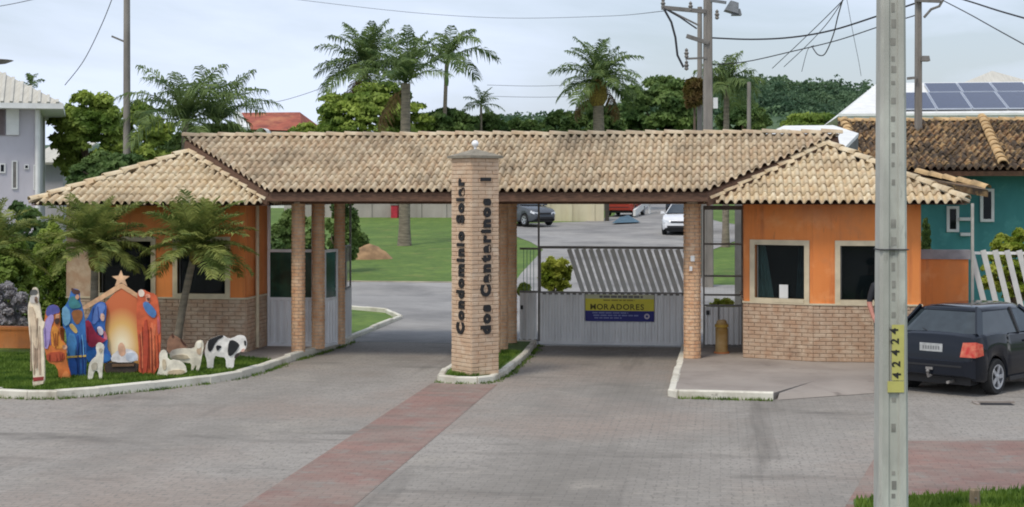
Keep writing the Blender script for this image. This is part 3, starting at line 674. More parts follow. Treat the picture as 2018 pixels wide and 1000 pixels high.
# pedestrian leaf between median columns and the sliding gate
pg = empty('pedestrian_gate', (-3.98, 30.2, 0), 0, 'narrow grey gate leaf between the median columns and the sliding gate', 'gate')
one('sheet_panel', lambda b: ribbed(b, 0, .34, .1, 1.05), steel_m, pg)
for z in (.1, 1.07, 1.93): one('rail', lambda b: b.b2(0, .36, -.02, .02, z - .02, z + .02), dsteel_m, pg)
one('upper_mesh', lambda b: [b.tube([(.01 + i * .068, 0, 1.09), (.01 + i * .068, 0, 1.91)], .006, 5) for i in range(1, 5)], M('mesh_green', lin(96, 140, 128), .7, .1), pg)
one('lock', lambda b: b.b2(.02, .07, -.05, -.021, .72, .8), black_m, pg)
one('post', lambda b: b.b2(.365, .40, -.02, .02, .0, 2.9), dsteel_m, pg)
# pedestrian gate by the right gatehouse
pr = empty('pedestrian_gate', (-.33, 29.3, .1), 0, 'tall grey framed pedestrian gate beside the right gatehouse', 'gate')
for z in (.02, .78, .98, 1.34, 1.95): one('rail', lambda b: b.b2(0, .74, -.02, .02, z, z + .035), dsteel_m, pr)
for x in (0, .28, .72): one('stile', lambda b: b.b2(x, x + .03, -.022, .022, 0, 2.7 if x != .28 else .78), dsteel_m, pr)
one('sheet_panel', lambda b: ribbed(b, .03, .72, .05, .77, 0, .1), steel_m, pr)
one('lock', lambda b: b.b2(.06, .12, -.06, -.025, .62, .70), black_m, pr)
one('header', lambda b: b.b2(0, .75, -.03, .03, 2.62, 2.7), dsteel_m, pr)
# bollard
bo = empty('bollard', (.02, 28.2, .1), 0, 'short round yellowish concrete bollard before the pedestrian gate', 'bollard')
one('shaft', lambda b: b.lathe([(.001, .62), (.06, .615), (.085, .59), (.1, .55), (.1, .47), (.115, .45), (.115, .04), (.12, 0)][::-1], n=16), M('bollard_paint', lin(178, 150, 106), .85, .25, 5, c2=lin(150, 116, 60)), bo, True)
one('collar', lambda b: b.lathe([(.101, .53), (.125, .53), (.125, .48), (.101, .48)], n=16), M('bollard_collar', lin(176, 142, 60), .8, .2), bo, True)
one('foot', lambda b: b.lathe([(.001, .03), (.14, .03), (.145, 0)], n=16), M('bollard_foot', lin(190, 120, 72), .85, .2), bo, True)
# left lane: white framed door panels and the open gate leaf
def door_panel(loc, rz, wd, label, name='side_gate'):
    t = empty(name, loc, rz, label, 'gate')
    one('sheet_panel', lambda b: ribbed(b, .05, wd - .05, .06, .88, 0, .13, .03), wsheet_m, t)
    for x in (0, wd - .05): one('stile', lambda b: b.b2(x, x + .05, -.03, .03, 0, 1.85), wsheet_m, t)
    for z in (0, .88, 1.80): one('rail', lambda b: b.b2(.05, wd - .05, -.028, .028, z, z + .055), wsheet_m, t)
    one('pane', lambda b: b.b2(.05, wd - .05, -.006, .006, .935, 1.8), M('green_glass', (.02, .07, .045), .12, .5, 3, spec=.6), t)
    return t
dp = door_panel((-8.62, 28.35, .106), 0, .92, 'white framed door with green glass beside the left gatehouse')
one('overlight_post', lambda b: (b.b2(0, .05, -.03, .03, 1.855, 2.8), b.b2(.87, .92, -.03, .03, 1.855, 2.8), b.b2(.05, .87, -.03, .03, 2.72, 2.78)), wsheet_m, dp)
door_panel((-7.48, 28.2, .106), R(80), .6, 'white framed glazed panel set between the left brick columns')
og = empty('open_gate', (-7.42, 29.2, .03), R(97), 'open grey sheet gate leaf edge-on beside the left lane', 'gate')
one('sheet_panel', lambda b: ribbed(b, 0, 1.75, .03, 1.05, 0, .12), steel_m, og)
for x in (0, .9, 1.72): one('stile', lambda b: b.b2(x, x + .035, -.02, .02, 0, 2.9 if x > 1 else 1.95), M('gate_post_grey', lin(150, 150, 146), .6, .15), og)
for z in (1.06, 1.92): one('rail', lambda b: b.b2(.036, 1.719, -.016, .016, z, z + .03), dsteel_m, og)
one('slat', lambda b: [b.bar((.1 + i * .2, 0, 1.1), (.25 + i * .2, 0, 1.9), .012, .012) for i in range(7)], steel_m, og)

# ------------------------------------------------------------------ low walls and fences
lw = empty('low_wall', (4.1, 29, 0), 0, 'low orange wall with grey coping right of the right gatehouse', 'wall')
one('wall_body', lambda b: b.b2(-.66, .42, -.1, .1, 0, 1.82), orange_m, lw)
one('coping', lambda b: b.b2(-.66, .46, -.13, .13, 1.82, 1.99), M('grey_coping', lin(150, 148, 150), .85, .15, 6, .2), lw)
tag(one('post', lambda b: (b.b2(4.57, 4.62, 28.9, 28.95, 0, 2.85), b.b2(4.54, 4.65, 28.87, 28.98, 0, .03)), M('post_grey', lin(176, 176, 168), .7, .15)), 'thin pale metal post at the end of the orange wall', 'post')
fe = empty('slat_fence', (4.66, 29.2, 0), 0, 'white fence of slanted slats right of the orange wall', 'fence')
one('fence_base', lambda b: b.b2(0, 6, -.08, .08, 0, .45), white_m, fe)
for z in (.55, 1.9): one('rail', lambda b: b.b2(0, 6, -.02, .02, z, z + .05), white_m, fe)
fs_me = MB().bar((.36, 0, .47), (0, 0, 1.98), .1, .02, (0, 1, 0)).mesh('slat', slat_m)
for i in range(24):
    o = link('slat', fs_me, fe); o.location = (-.05 + i * .215, -.035, 0)
tag(one('low_wall', lambda b: (b.b2(-30, -12.35, 27.3, 27.5, 0, .45), b.b2(-30, -12.33, 27.27, 27.53, .45, .5)), orange_m), 'low orange garden wall left of the left gatehouse', 'wall')

# ------------------------------------------------------------------ text stuck helper done; nativity cut-outs
def cutout(name, label, scale_c, layers, base_v, mats_prefix, origin, zoom, cat, lean=0.0, rz=None, zbase=.1, group='painted nativity cutouts on the verge'):
    """painted board figure: layers are (colour, polygon in picture units); first layer is the board outline"""
    ox, oy = origin
    allp = [p for c_, po in layers for p in po]
    ub = ox + (min(p[0] for p in layers[0][1]) + max(p[0] for p in layers[0][1])) / 2 / zoom
    g_ = gp(ub, base_v, zbase); d = -g_.x * sn + g_.y * cs
    s = d / FPX
    root = empty(name, g_, YAW if rz is None else rz, label, cat, group)
    for i, (c_, po) in enumerate(layers):
        nm = 'board' if i == 0 else 'painted_area'
        th0, th1 = (.0, -.028) if i == 0 else (-.0285, -.034 - .004 * (i % 5))
        pts = [((ox + p[0] / zoom - ub) * s, (base_v - (oy + p[1] / zoom)) * s) for p in po]
        pts = smooth_poly(pts, 1) if c_[3] else pts
        n = len(pts); ar = sum(pts[k][0] * pts[(k + 1) % n][1] - pts[(k + 1) % n][0] * pts[k][1] for k in range(n))
        if ar < 0: pts = pts[::-1]
        ch = .006; cx = sum(p[0] for p in pts) / n; cz = sum(p[1] for p in pts) / n
        vs = [(x, th0, z) for x, z in pts] + [(x, th1, z) for x, z in pts]
        MB().add(vs, [tuple(range(n - 1, -1, -1))[::-1] if False else tuple(range(n))[::-1], tuple(range(n, 2 * n))] + [((k + 1) % n, k, n + k, n + (k + 1) % n) for k in range(n)])
        b = MB(); b.add(vs, [tuple(range(n))[::-1], tuple(range(n, 2 * n))] + [(k, (k + 1) % n, n + (k + 1) % n, n + k) for k in range(n)])
        cc = lin(*c_[:3]); key = 'paint_%d_%d_%d' % c_[:3]
        b.build(nm, M(key, cc, .55, .22, 9, .1, 20, detail=3), root)
    return root
def smooth_poly(p, it):
    for _ in range(it):
        q = []
        for i in range(len(p)):
            a, c = p[i], p[(i + 1) % len(p)]
            q += [(a[0] * .75 + c[0] * .25, a[1] * .75 + c[1] * .25), (a[0] * .25 + c[0] * .75, a[1] * .25 + c[1] * .75)]
        p = q
    return p
def K(r, g, b, s=1): return (r, g, b, s)
def ell(cx, cy, rx, ry, n=10): return [(cx + rx * math.cos(6.2832 * i / n), cy + ry * math.sin(6.2832 * i / n)) for i in range(n)]
def folds(c_, x0, x1, y0, y1, n, seed=1, wv=7):
    r_ = random.Random(seed); out = []
    for i in range(n):
        x = x0 + (x1 - x0) * (i + .5) / n + r_.uniform(-4, 4); a_ = y0 + r_.uniform(0, (y1 - y0) * .3); e_ = y1 - r_.uniform(0, (y1 - y0) * .15); k_ = r_.uniform(-10, 10)
        out.append((K(*c_, 0), [(x - 2, a_), (x + 3, a_), (x + k_ + wv * .7, (a_ + e_) / 2), (x + k_ * 1.3 + wv, e_), (x + k_ * 1.3 - wv * .4, e_), (x + k_ - wv * .3, (a_ + e_) / 2)]))
    return out
def face(cx, cy, r_, skin, beard=None, turn=1):
    o_ = [(K(*skin), ell(cx, cy, r_, r_ * 1.2, 8)), (K(60, 40, 34), ell(cx + turn * r_ * .15, cy - r_ * .2, r_ * .16, r_ * .14, 6)), (K(60, 40, 34), ell(cx + turn * r_ * .7, cy - r_ * .2, r_ * .13, r_ * .14, 6))]
    if beard: o_.append((K(*beard), [(cx - r_ * .6, cy + r_ * .35), (cx + r_ * .9, cy + r_ * .35), (cx + r_ * .6, cy + r_ * 1.5), (cx, cy + r_ * 1.7)]))
    return o_
o2, z2 = (40, 520), 3.847
o3, z3 = (260, 560), 5.0
# stable arch with star: painted glow is print on the board
root = cutout('nativity_stable', 'pointed orange stable board with star on top in the nativity scene', 1, [
    (K(206, 116, 70, 0), [(640, 835), (645, 300), (770, 165), (885, 255), (895, 400), (905, 835)]),
    (K(222, 176, 132, 0), [(470, 350), (490, 315), (755, 150), (780, 150), (905, 235), (895, 262), (770, 185), (530, 330)]),
    (K(232, 188, 146, 0), [(768, 48), (784, 90), (832, 95), (797, 122), (815, 168), (770, 142), (722, 168), (738, 122), (700, 95), (750, 90)])], 737, '', o2, z2, 'nativity figure')
gl_m = bpy.data.materials.new('painted_glow'); gl_m.use_nodes = True
n_ = gl_m.node_tree.nodes; l_ = gl_m.node_tree.links
tcn = n_.new('ShaderNodeTexCoord'); mpn = n_.new('ShaderNodeMapping'); gr_ = n_.new('ShaderNodeTexGradient'); gr_.gradient_type = 'SPHERICAL'
mpn.inputs['Location'].default_value = (0, 0, -.42 * 1.35); mpn.inputs['Scale'].default_value = (2.2, .1, 1.35)
rr = n_.new('ShaderNodeValToRGB'); rr.color_ramp.elements[0].color = (*lin(206, 110, 64), 1); rr.color_ramp.elements[0].position = .1
rr.color_ramp.elements[1].color = (*lin(250, 240, 205), 1); rr.color_ramp.elements[1].position = .85
e_ = rr.color_ramp.elements.new(.45); e_.color = (*lin(232, 186, 110), 1)
l_.new(tcn.outputs['Object'], mpn.inputs[0]); l_.new(mpn.outputs[0], gr_.inputs[0]); l_.new(gr_.outputs[1], rr.inputs[0]); l_.new(rr.outputs[0], n_['Principled BSDF'].inputs['Base Color'])
n_['Principled BSDF'].inputs['Roughness'].default_value = .6
for ch in root.children:
    if ch.name.startswith('board'): ch.data.materials[0] = gl_m
cutout('nativity_figure', 'tall cream robed cutout figure at the left end of the nativity scene', 1, [
    (K(226, 212, 186), [(84, 262), (78, 232), (92, 196), (104, 178), (128, 182), (142, 205), (148, 250), (140, 285), (158, 320), (172, 430), (196, 440), (192, 480), (178, 500), (188, 600), (198, 800), (196, 905), (150, 915), (112, 945), (95, 912), (105, 860), (84, 640), (60, 450), (56, 330), (68, 285)]),
    (K(92, 92, 88), [(72, 235), (90, 195), (135, 195), (145, 225), (110, 245)]),
    (K(196, 190, 182), [(80, 245), (120, 235), (150, 250), (150, 290), (110, 300), (75, 290)]),
    (K(120, 96, 76), [(118, 248), (145, 250), (147, 295), (125, 300)]),
    (K(206, 186, 158), [(66, 320), (110, 330), (140, 480), (150, 640), (120, 640), (90, 480)]),
    (K(188, 164, 140), [(125, 480), (140, 470), (165, 700), (175, 840), (150, 840)]),
    *folds((168, 146, 124), 75, 165, 340, 840, 5, 3), *face(126, 262, 17, (166, 122, 96), (84, 62, 50)),
    (K(146, 52, 48, 0), [(103, 862), (192, 852), (192, 880), (106, 892)])], 764, '', o2, z2, 'nativity figure', rz=YAW - R(14))
cutout('nativity_figure', 'kneeling cutout king in blue turban and orange robe', 1, [
    (K(206, 116, 56), [(190, 400), (200, 340), (250, 305), (300, 330), (305, 420), (300, 560), (358, 620), (350, 660), (355, 740), (388, 850), (380, 895), (300, 902), (285, 770), (205, 745), (195, 660), (180, 630), (172, 520)]),
    (K(86, 88, 158), [(195, 375), (212, 322), (258, 306), (302, 330), (304, 372), (270, 378), (215, 402)]),
    (K(166, 146, 196), [(205, 400), (255, 378), (262, 425), (238, 480), (222, 645), (184, 640), (174, 520)]),
    (K(206, 150, 112), [(272, 380), (302, 380), (302, 412), (278, 420)]),
    (K(74, 48, 38), [(265, 415), (305, 410), (300, 450), (272, 460)]),
    (K(216, 140, 54), [(238, 470), (292, 470), (302, 570), (350, 620), (330, 645), (250, 640), (230, 560)]),
    *folds((160, 84, 30), 240, 300, 480, 640, 3, 5), *folds((140, 52, 30), 215, 340, 670, 740, 5, 6), *folds((120, 100, 160), 185, 240, 420, 630, 3, 8, 5), *face(287, 398, 17, (206, 150, 112)),
    (K(222, 172, 140), [(318, 615), (360, 615), (360, 645), (330, 650)]),
    (K(176, 76, 46), [(200, 675), (335, 662), (345, 720), (300, 740), (205, 740)]),
    (K(216, 132, 72), [(315, 850), (350, 800), (385, 850), (378, 890), (320, 890)])], 748, '', o2, z2, 'nativity figure')
cutout('nativity_figure', 'tall cutout figure in blue robe with teal shawl and brown hat', 1, [
    (K(54, 112, 178), [(318, 345), (350, 310), (372, 270), (392, 185), (455, 200), (452, 270), (472, 320), (500, 470), (505, 862), (465, 880), (380, 872), (362, 700), (350, 500), (325, 480)]),
    (K(84, 54, 46), [(388, 178), (420, 195), (458, 202), (455, 232), (398, 228)]),
    (K(206, 156, 124), [(425, 232), (453, 236), (450, 270), (428, 278)]),
    (K(62, 128, 132), [(368, 275), (405, 236), (440, 275), (470, 318), (455, 335), (380, 342)]),
    (K(112, 166, 198), [(318, 345), (350, 312), (388, 370), (384, 450), (335, 480)]),
    (K(150, 96, 52), [(388, 355), (468, 345), (482, 400), (440, 470), (405, 430)]),
    (K(206, 176, 104), [(372, 460), (402, 450), (442, 508), (428, 532), (392, 500)]),
    (K(84, 152, 208), [(360, 520), (430, 540), (440, 705), (372, 705)]),
    (K(36, 78, 150), [(432, 540), (448, 540), (455, 860), (436, 860)]),
    (K(40, 92, 168), [(372, 712), (430, 712), (440, 866), (385, 866)]), *folds((26, 60, 128), 375, 500, 560, 862, 6, 9), *folds((120, 182, 226), 385, 490, 520, 700, 3, 10, 5), *face(438, 252, 15, (206, 156, 124), (70, 48, 40)), (K(226, 190, 90, 0), [(355, 700), (503, 690), (503, 704), (356, 714)])], 743, '', o2, z2, 'nativity figure')
cutout('nativity_figure', 'kneeling cutout woman in blue veil and pink dress', 1, [
    (K(52, 104, 176), [(492, 440), (520, 400), (560, 308), (612, 285), (658, 305), (652, 400), (640, 500), (668, 580), (660, 640), (692, 690), (692, 745), (560, 762), (498, 735)]),
    (K(100, 132, 196), [(575, 320), (612, 292), (652, 308), (640, 360), (600, 420), (560, 470), (545, 430)]),
    (K(226, 184, 160), [(612, 372), (642, 380), (642, 435), (615, 430)]),
    (K(182, 52, 76), [(490, 440), (528, 422), (572, 520), (622, 560), (662, 575), (605, 612), (530, 640), (503, 560)]),
    (K(232, 220, 226), [(585, 480), (612, 470), (640, 510), (625, 545), (600, 530)]),
    (K(206, 120, 132), [(630, 500), (655, 520), (668, 575), (640, 580)]),
    *face(627, 402, 19, (230, 190, 166)), *folds((140, 30, 56), 500, 640, 450, 620, 4, 11), *folds((60, 84, 150), 540, 650, 310, 440, 3, 12, 5),
    (K(60, 128, 200), [(510, 660), (570, 650), (690, 695), (688, 738), (560, 752), (505, 730)])], 738, '', o2, z2, 'nativity figure')
cutout('nativity_manger', 'dark cutout manger with white cloth and infant under the stable', 1, [
    (K(62, 52, 46), [(640, 790), (662, 745), (902, 738), (888, 832), (660, 838)]),
    (K(232, 228, 226), [(688, 705), (745, 650), (800, 640), (862, 655), (898, 690), (896, 745), (700, 748)]),
    (K(226, 178, 146), [(740, 630), (768, 588), (800, 625), (805, 690), (760, 705)]),
    (K(206, 214, 226), [(800, 680), (860, 665), (892, 700), (885, 738), (810, 735)]),
    (K(110, 84, 60, 0), [(700, 760), (870, 755), (868, 775), (702, 780)])], 739, '', o2, z2, 'nativity figure')
cutout('nativity_figure', 'tall cutout man in long orange robe with blue sash beside the stable', 1, [
    (K(206, 96, 56), [(890, 250), (895, 200), (940, 195), (965, 215), (1032, 230), (1052, 300), (1072, 520), (1052, 845), (898, 848), (905, 700), (882, 420)]),
    (K(232, 214, 196), [(896, 205), (925, 190), (948, 215), (940, 250), (905, 250)]),
    (K(222, 150, 122), [(950, 225), (985, 235), (990, 280), (960, 300)]),
    (K(78, 124, 178), [(928, 302), (960, 280), (1005, 320), (1042, 372), (1020, 418), (962, 375)]),
    (K(178, 70, 44), [(940, 430), (970, 420), (975, 700), (960, 840), (930, 840)]),
    (K(222, 118, 76), [(985, 440), (1020, 450), (1035, 700), (1020, 835), (990, 835)]),
    *face(972, 250, 19, (222, 168, 136), (92, 58, 44), -1), *folds((150, 54, 32), 900, 1050, 450, 838, 7, 13), *folds((232, 144, 100), 905, 1045, 430, 830, 4, 14, 5),
    (K(190, 96, 96), [(1040, 380), (1062, 420), (1066, 520), (1045, 540)])], 740, '', o2, z2, 'nativity figure')
cutout('nativity_lamb', 'small white standing cutout lamb before the blue figures', 1, [
    (K(226, 220, 204), [(572, 622), (600, 590), (642, 620), (632, 670), (634, 700), (626, 790), (622, 880), (602, 882), (596, 812), (562, 812), (548, 886), (514, 886), (520, 790), (535, 735), (588, 690)]),
    (K(190, 176, 152), [(600, 640), (630, 640), (622, 672), (604, 676)]),
    (K(196, 186, 166), [(540, 760), (585, 740), (590, 800), (550, 810)])], 751, '', o2, z2, 'nativity figure')
cutout('nativity_donkey', 'brown cutout donkey lying behind the sheep', 1, [
    (K(166, 124, 100), [(340, 680), (355, 540), (395, 495), (470, 530), (545, 600), (545, 660), (480, 720)]),
    (K(98, 64, 50), [(392, 498), (405, 480), (425, 520), (400, 530)]),
    (K(96, 62, 50), [(470, 525), (520, 575), (545, 605), (510, 600)])], 706, '', o3, z3, 'nativity figure')
cutout('nativity_sheep', 'white standing cutout sheep next to the spotted cow', 1, [
    (K(226, 218, 196), [(370, 660), (480, 630), (618, 638), (630, 565), (690, 545), (715, 600), (695, 685), (682, 780), (655, 872), (632, 872), (640, 780), (602, 855), (585, 850), (590, 780), (540, 775), (380, 745)]),
    (K(196, 170, 140), [(640, 640), (690, 600), (685, 700), (650, 690)]),
    (K(240, 234, 216), [(640, 575), (685, 560), (690, 620), (650, 640)]),
    (K(196, 182, 152), [(400, 700), (540, 690), (580, 740), (400, 735)])], 734, '', o3, z3, 'nativity figure')
cutout('nativity_sheep', 'white cutout sheep lying at the front of the verge', 1, [
    (K(232, 224, 204), [(243, 908), (280, 800), (268, 690), (300, 642), (348, 660), (358, 750), (440, 742), (528, 788), (548, 890), (300, 918)]),
    (K(206, 188, 158), [(300, 740), (340, 740), (345, 840), (310, 850)]),
    (K(198, 178, 146), [(360, 850), (520, 840), (530, 885), (360, 895)])], 743, '', o3, z3, 'nativity figure')
cutout('nativity_cow', 'black and white cutout cow at the right end of the nativity scene', 1, [
    (K(236, 232, 224), [(735, 575), (780, 535), (890, 498), (955, 540), (1000, 528), (1052, 500), (1112, 508), (1135, 560), (1135, 610), (1108, 662), (1060, 665), (1012, 735), (1003, 838), (930, 838), (928, 722), (870, 718), (812, 702), (802, 852), (745, 848), (740, 740), (718, 690)]),
    (K(26, 26, 28), [(752, 560), (780, 538), (888, 498), (912, 515), (832, 562), (785, 672), (750, 650)]),
    (K(26, 26, 28), [(828, 600), (892, 608), (870, 640), (842, 660)]),
    (K(28, 28, 30), [(958, 560), (1000, 548), (1065, 590), (1052, 630), (985, 712), (945, 695)]),
    (K(30, 28, 28), [(1108, 552), (1132, 562), (1126, 612), (1112, 600)]),
    (K(206, 166, 150), [(1085, 640), (1118, 632), (1110, 665), (1075, 668)]),
    (K(60, 48, 42), [(1020, 690), (1065, 670), (1055, 710), (1010, 740)])], 730, '', o3, z3, 'nativity figure')

# ------------------------------------------------------------------ vegetation builders
def crown_arrays(c, rad, n, leaf, seed, clumps=26, hollow=.55, flat=1.0):
    r = np.random.default_rng(seed)
    k = r.normal(size=(clumps, 3)); k /= np.linalg.norm(k, axis=1)[:, None]
    clumps = clumps * 5; k = r.normal(size=(clumps, 3)); k /= np.linalg.norm(k, axis=1)[:, None]
    cc = k * (hollow + (1 - hollow) * r.random(clumps)[:, None] ** .6) * .84
    cc[:, 2] = np.where(cc[:, 2] < -.6, cc[:, 2] * .6, cc[:, 2])
    cr = r.uniform(.08, .23, clumps)
    idx = r.integers(0, clumps, n); d = r.normal(size=(n, 3)); d /= np.linalg.norm(d, axis=1)[:, None]
    d[:, 2] = np.abs(d[:, 2]) * .9 - .25
    P = (cc[idx] + d * (cr[idx] * r.uniform(.55, 1.08, n))[:, None]) * np.array(rad) + np.array(c)
    nrm = d + r.normal(size=(n, 3)) * .55; nrm[:, 2] += .35; nrm /= np.linalg.norm(nrm, axis=1)[:, None]
    t = np.cross(nrm, r.normal(size=(n, 3))); t /= np.linalg.norm(t, axis=1)[:, None]; s = np.cross(nrm, t)
    L = leaf * r.uniform(.6, 1.35, n)[:, None]; Wd = L * r.uniform(.42, .65, n)[:, None]
    V = np.stack([P - t * L * .5, P + s * Wd * .5 - nrm * L * .06, P + t * L * .5 - nrm * L * .14, P - s * Wd * .5 - nrm * L * .06], 1).reshape(-1, 3)
    return V, np.arange(4 * n).reshape(n, 4), cc * np.array(rad) + np.array(c)
def tree(label, base, c, rad, n, leaf, m, seed, name='tree', cat='tree', group=None, trunk_r=.18, clumps=26, hollow=.55, limbs=7):
    root = empty(name, base, 0, label, cat, group); bs = Vector(base)
    V, F, cc = crown_arrays(Vector(c) - bs, rad, int(n * 2.6), leaf * .72, seed, clumps, hollow)
    link('crown', np_mesh('crown', V, F, m), root)
    r = random.Random(seed); b = MB(); ct = Vector(c) - bs
    fork = Vector((ct.x * .4, ct.y * .4, max(.2, ct.z - rad[2] * .75)))
    b.tube([(0, 0, -.15), (fork.x * .4, fork.y * .4, fork.z * .5), fork], [trunk_r * 1.25, trunk_r, trunk_r * .8], 9)
    b.build('trunk', bark_m, root, True)
    for i in range(limbs):
        p = Vector(cc[i % len(cc)]); mid = fork.lerp(p, .5) + Vector((r.uniform(-.2, .2), r.uniform(-.2, .2), .15 * rad[2]))
        MB().tube([fork - Vector((0, 0, .05)), mid, p], [trunk_r * .55, trunk_r * .35, trunk_r * .12], 6).build('limb', bark_m, root, True)
    return root
def px_tree(label, u0, u1, v0, v1, Y, n, leaf, m, seed, depth=None, base=None, **kw):
    a = aty((u0 + u1) / 2, (v0 + v1) / 2, Y); e = aty(u1, v0, Y); rx = abs(e.x - a.x); rz = e.z - a.z
    return tree(label, (a.x, Y, zt(Y) if base is None else base), a, (rx, depth or rx * .9, rz), n, leaf, m, seed, **kw)
def frond_mesh(L, th0, th1, nl, ll, lw, seed, m, vshape=.35, hang=.5):
    r = random.Random(seed); pts = []; p = Vector((0, 0, 0)); K_ = 14
    for i in range(K_ + 1):
        t = i / K_; a = th0 + (th1 - th0) * t ** 1.3
        pts.append((p.copy(), a)); p = p + Vector((math.cos(a), 0, math.sin(a))) * (L / K_)
    b = MB(); b.tube([q[0] for q in pts], [.016 * L ** .5 * (1 - .85 * i / K_) for i in range(K_ + 1)], 4)
    for i in range(nl):
        t = .12 + .87 * (i + r.uniform(-.3, .3)) / nl; t = min(max(t, .05), .995); f = t * K_; j = min(int(f), K_ - 1)
        q0, a0 = pts[j]; q1, a1 = pts[j + 1]; q_ = q0.lerp(q1, f - j); a = a0 + (a1 - a0) * (f - j)
        T = Vector((math.cos(a), 0, math.sin(a))); Nn = Vector((-math.sin(a), 0, math.cos(a)))
        l_ = ll * (math.sin(math.pi * min(1, .18 + t * .80)) ** .6) * r.uniform(.8, 1.12)
        for sd in (-1, 1):
            d = (Vector((0, sd, 0)) * 1.0 + T * r.uniform(.45, .85) + Nn * r.uniform(vshape - .25, vshape + .2)).normalized()
            m1 = q_ + d * l_ * .55; tip = q_ + d * l_ * .95 + Vector((0, 0, -l_ * hang * r.uniform(.6, 1.3)))
            m1.z -= l_ * hang * .18
            wv = d.cross(Nn).normalized() * lw / 2 + Nn * r.uniform(-.3, .3) * lw
            b.add([q_ - wv * .5, q_ + wv * .5, m1 + wv, m1 - wv, tip], [(0, 1, 2, 3), (3, 2, 4)])
    return b.mesh('frond', m)
FR = {}
def frond_set(key, L, ll, lw, nl, m, hang, lo=-.9, droop=1.2):
    if key in FR: return FR[key]
    out = []
    for i, th in enumerate((1.40, 1.15, .85, .55, .25, -.05)):
        out.append((th, [frond_mesh(L * (1 - .1 * (i == 0)), th, th - droop * (1.0 if i else .7), nl, ll, lw, hash((key, i, k)) % 999 if False else i * 7 + k, m, hang=hang) for k in range(2)]))
    FR[key] = out; return out
def palm(label, base, top, key, L, ll, lw, nl, nf, m=palm_m, trunk_r=.14, hang=.5, seed=0, name='palm_tree', group=None, dry=0, boot=0, droop=1.2, low=5, shaft=0):
    r = random.Random(seed); root = empty(name, base, 0, label, 'palm', group); bs = Vector(base); tp = Vector(top) - bs
    b = MB(); K_ = 8
    b.tube([(tp.x * (i / K_) ** 1.4, tp.y * (i / K_) ** 1.4, -.1 + (tp.z + .1) * i / K_) for i in range(K_ + 1)], [trunk_r * (1.25 if i == 0 else 1.0 - .25 * i / K_) for i in range(K_ + 1)], 10)
    b.build('trunk', palmtrunk_m, root, True)
    if boot: one('crown_boot', lambda q_: q_.lathe([(trunk_r * .8, -boot), (trunk_r * 1.5, -boot * .7), (trunk_r * 1.3, -.1), (trunk_r * .4, .1)], tp, 10), boot_m, root, True)
    if shaft: one('crown_shaft', lambda q_: q_.lathe([(trunk_r * .75, -shaft), (trunk_r * .95, -shaft * .8), (trunk_r * .6, .25)], tp, 10), M('crown_shaft', lin(96, 124, 60), .6, .15), root, True)
    fs = frond_set(key, L, ll, lw, nl, m, hang, droop=droop)
    for i in range(nf):
        g = fs[min(len(fs) - 1, int(i * (low + 1) / nf))] if nf > 1 else fs[0]
        me = g[1][i % 2]; a = i * 2.39996 + r.uniform(-.25, .25); s = r.uniform(.85, 1.1)
        mt = Matrix.Translation(tp) @ Matrix.Rotation(a, 4, 'Z') @ Matrix.Rotation(r.uniform(-.1, .1), 4, 'Y') @ Matrix.Rotation(r.uniform(-.25, .25), 4, 'X') @ Matrix.Diagonal((s, s, s, 1))
        link('frond', me, root, mt)
    for i in range(dry):
        df = frond_set(key + 'dry', L * .85, ll * .8, lw, nl, palmdry_m, hang + .3, droop=1.0)
        mt = Matrix.Translation(tp - Vector((0, 0, .1))) @ Matrix.Rotation(i * 2.1 + seed, 4, 'Z') @ Matrix.Rotation(.55, 4, 'Y')
        link('dry_frond', df[5][1][i % 2], root, mt)
    return root

# ------------------------------------------------------------------ far hill and wood
hp = [(-900, 300), (200, 262), (700, 250), (900, 240), (1000, 225), (1120, 215), (1240, 190), (1340, 165), (1420, 150), (1480, 146), (1560, 150), (1650, 156), (1740, 170), (1850, 185), (2020, 205), (2600, 300)]
b = MB(); HY = 420; vs = []
for (u, v) in hp:
    t_ = aty(u, v, HY); vs += [(t_.x, HY - 190, 2.0), (t_.x, HY - 90, 2 + (t_.z - 4) * .5), (t_.x, HY, t_.z - 3), (t_.x, HY + 150, 0)]
b.add(vs, [(4 * i + j, 4 * (i + 1) + j, 4 * (i + 1) + j + 1, 4 * i + j + 1) for i in range(len(hp) - 1) for j in range(3)])
tag(b.build('hill', leafF), 'wooded hill rising behind the houses on the right', kind='structure')
Vs, Fs, nb = [], [], 0
def hillz(x, y):
    us = [aty(u, v, HY) for u, v in hp]
    zt_ = np.interp(x, [p.x for p in us], [p.z for p in us])
    return np.interp(y, [HY - 190, HY - 90, HY], [2.0, 2 + (zt_ - 4) * .5, zt_ - 3])
for i in range(420):
    u = rng.uniform(850, 2050); y = HY - abs(rng.normal()) * 65; y = max(y, HY - 180)
    x = aty(u, 200, y).x; s = rng.uniform(3.2, 6.0)
    V, F, _ = crown_arrays((x, y, hillz(x, y) + s * .1), (s, s, s * .75), 330, .95, 1000 + i, 9, .4)
    Vs.append(V); Fs.append(F + nb); nb += len(V)
tag(link('forest', np_mesh('forest', np.vstack(Vs), np.vstack(Fs), leafF)), 'dense dark green wood covering the far hill', kind='stuff')

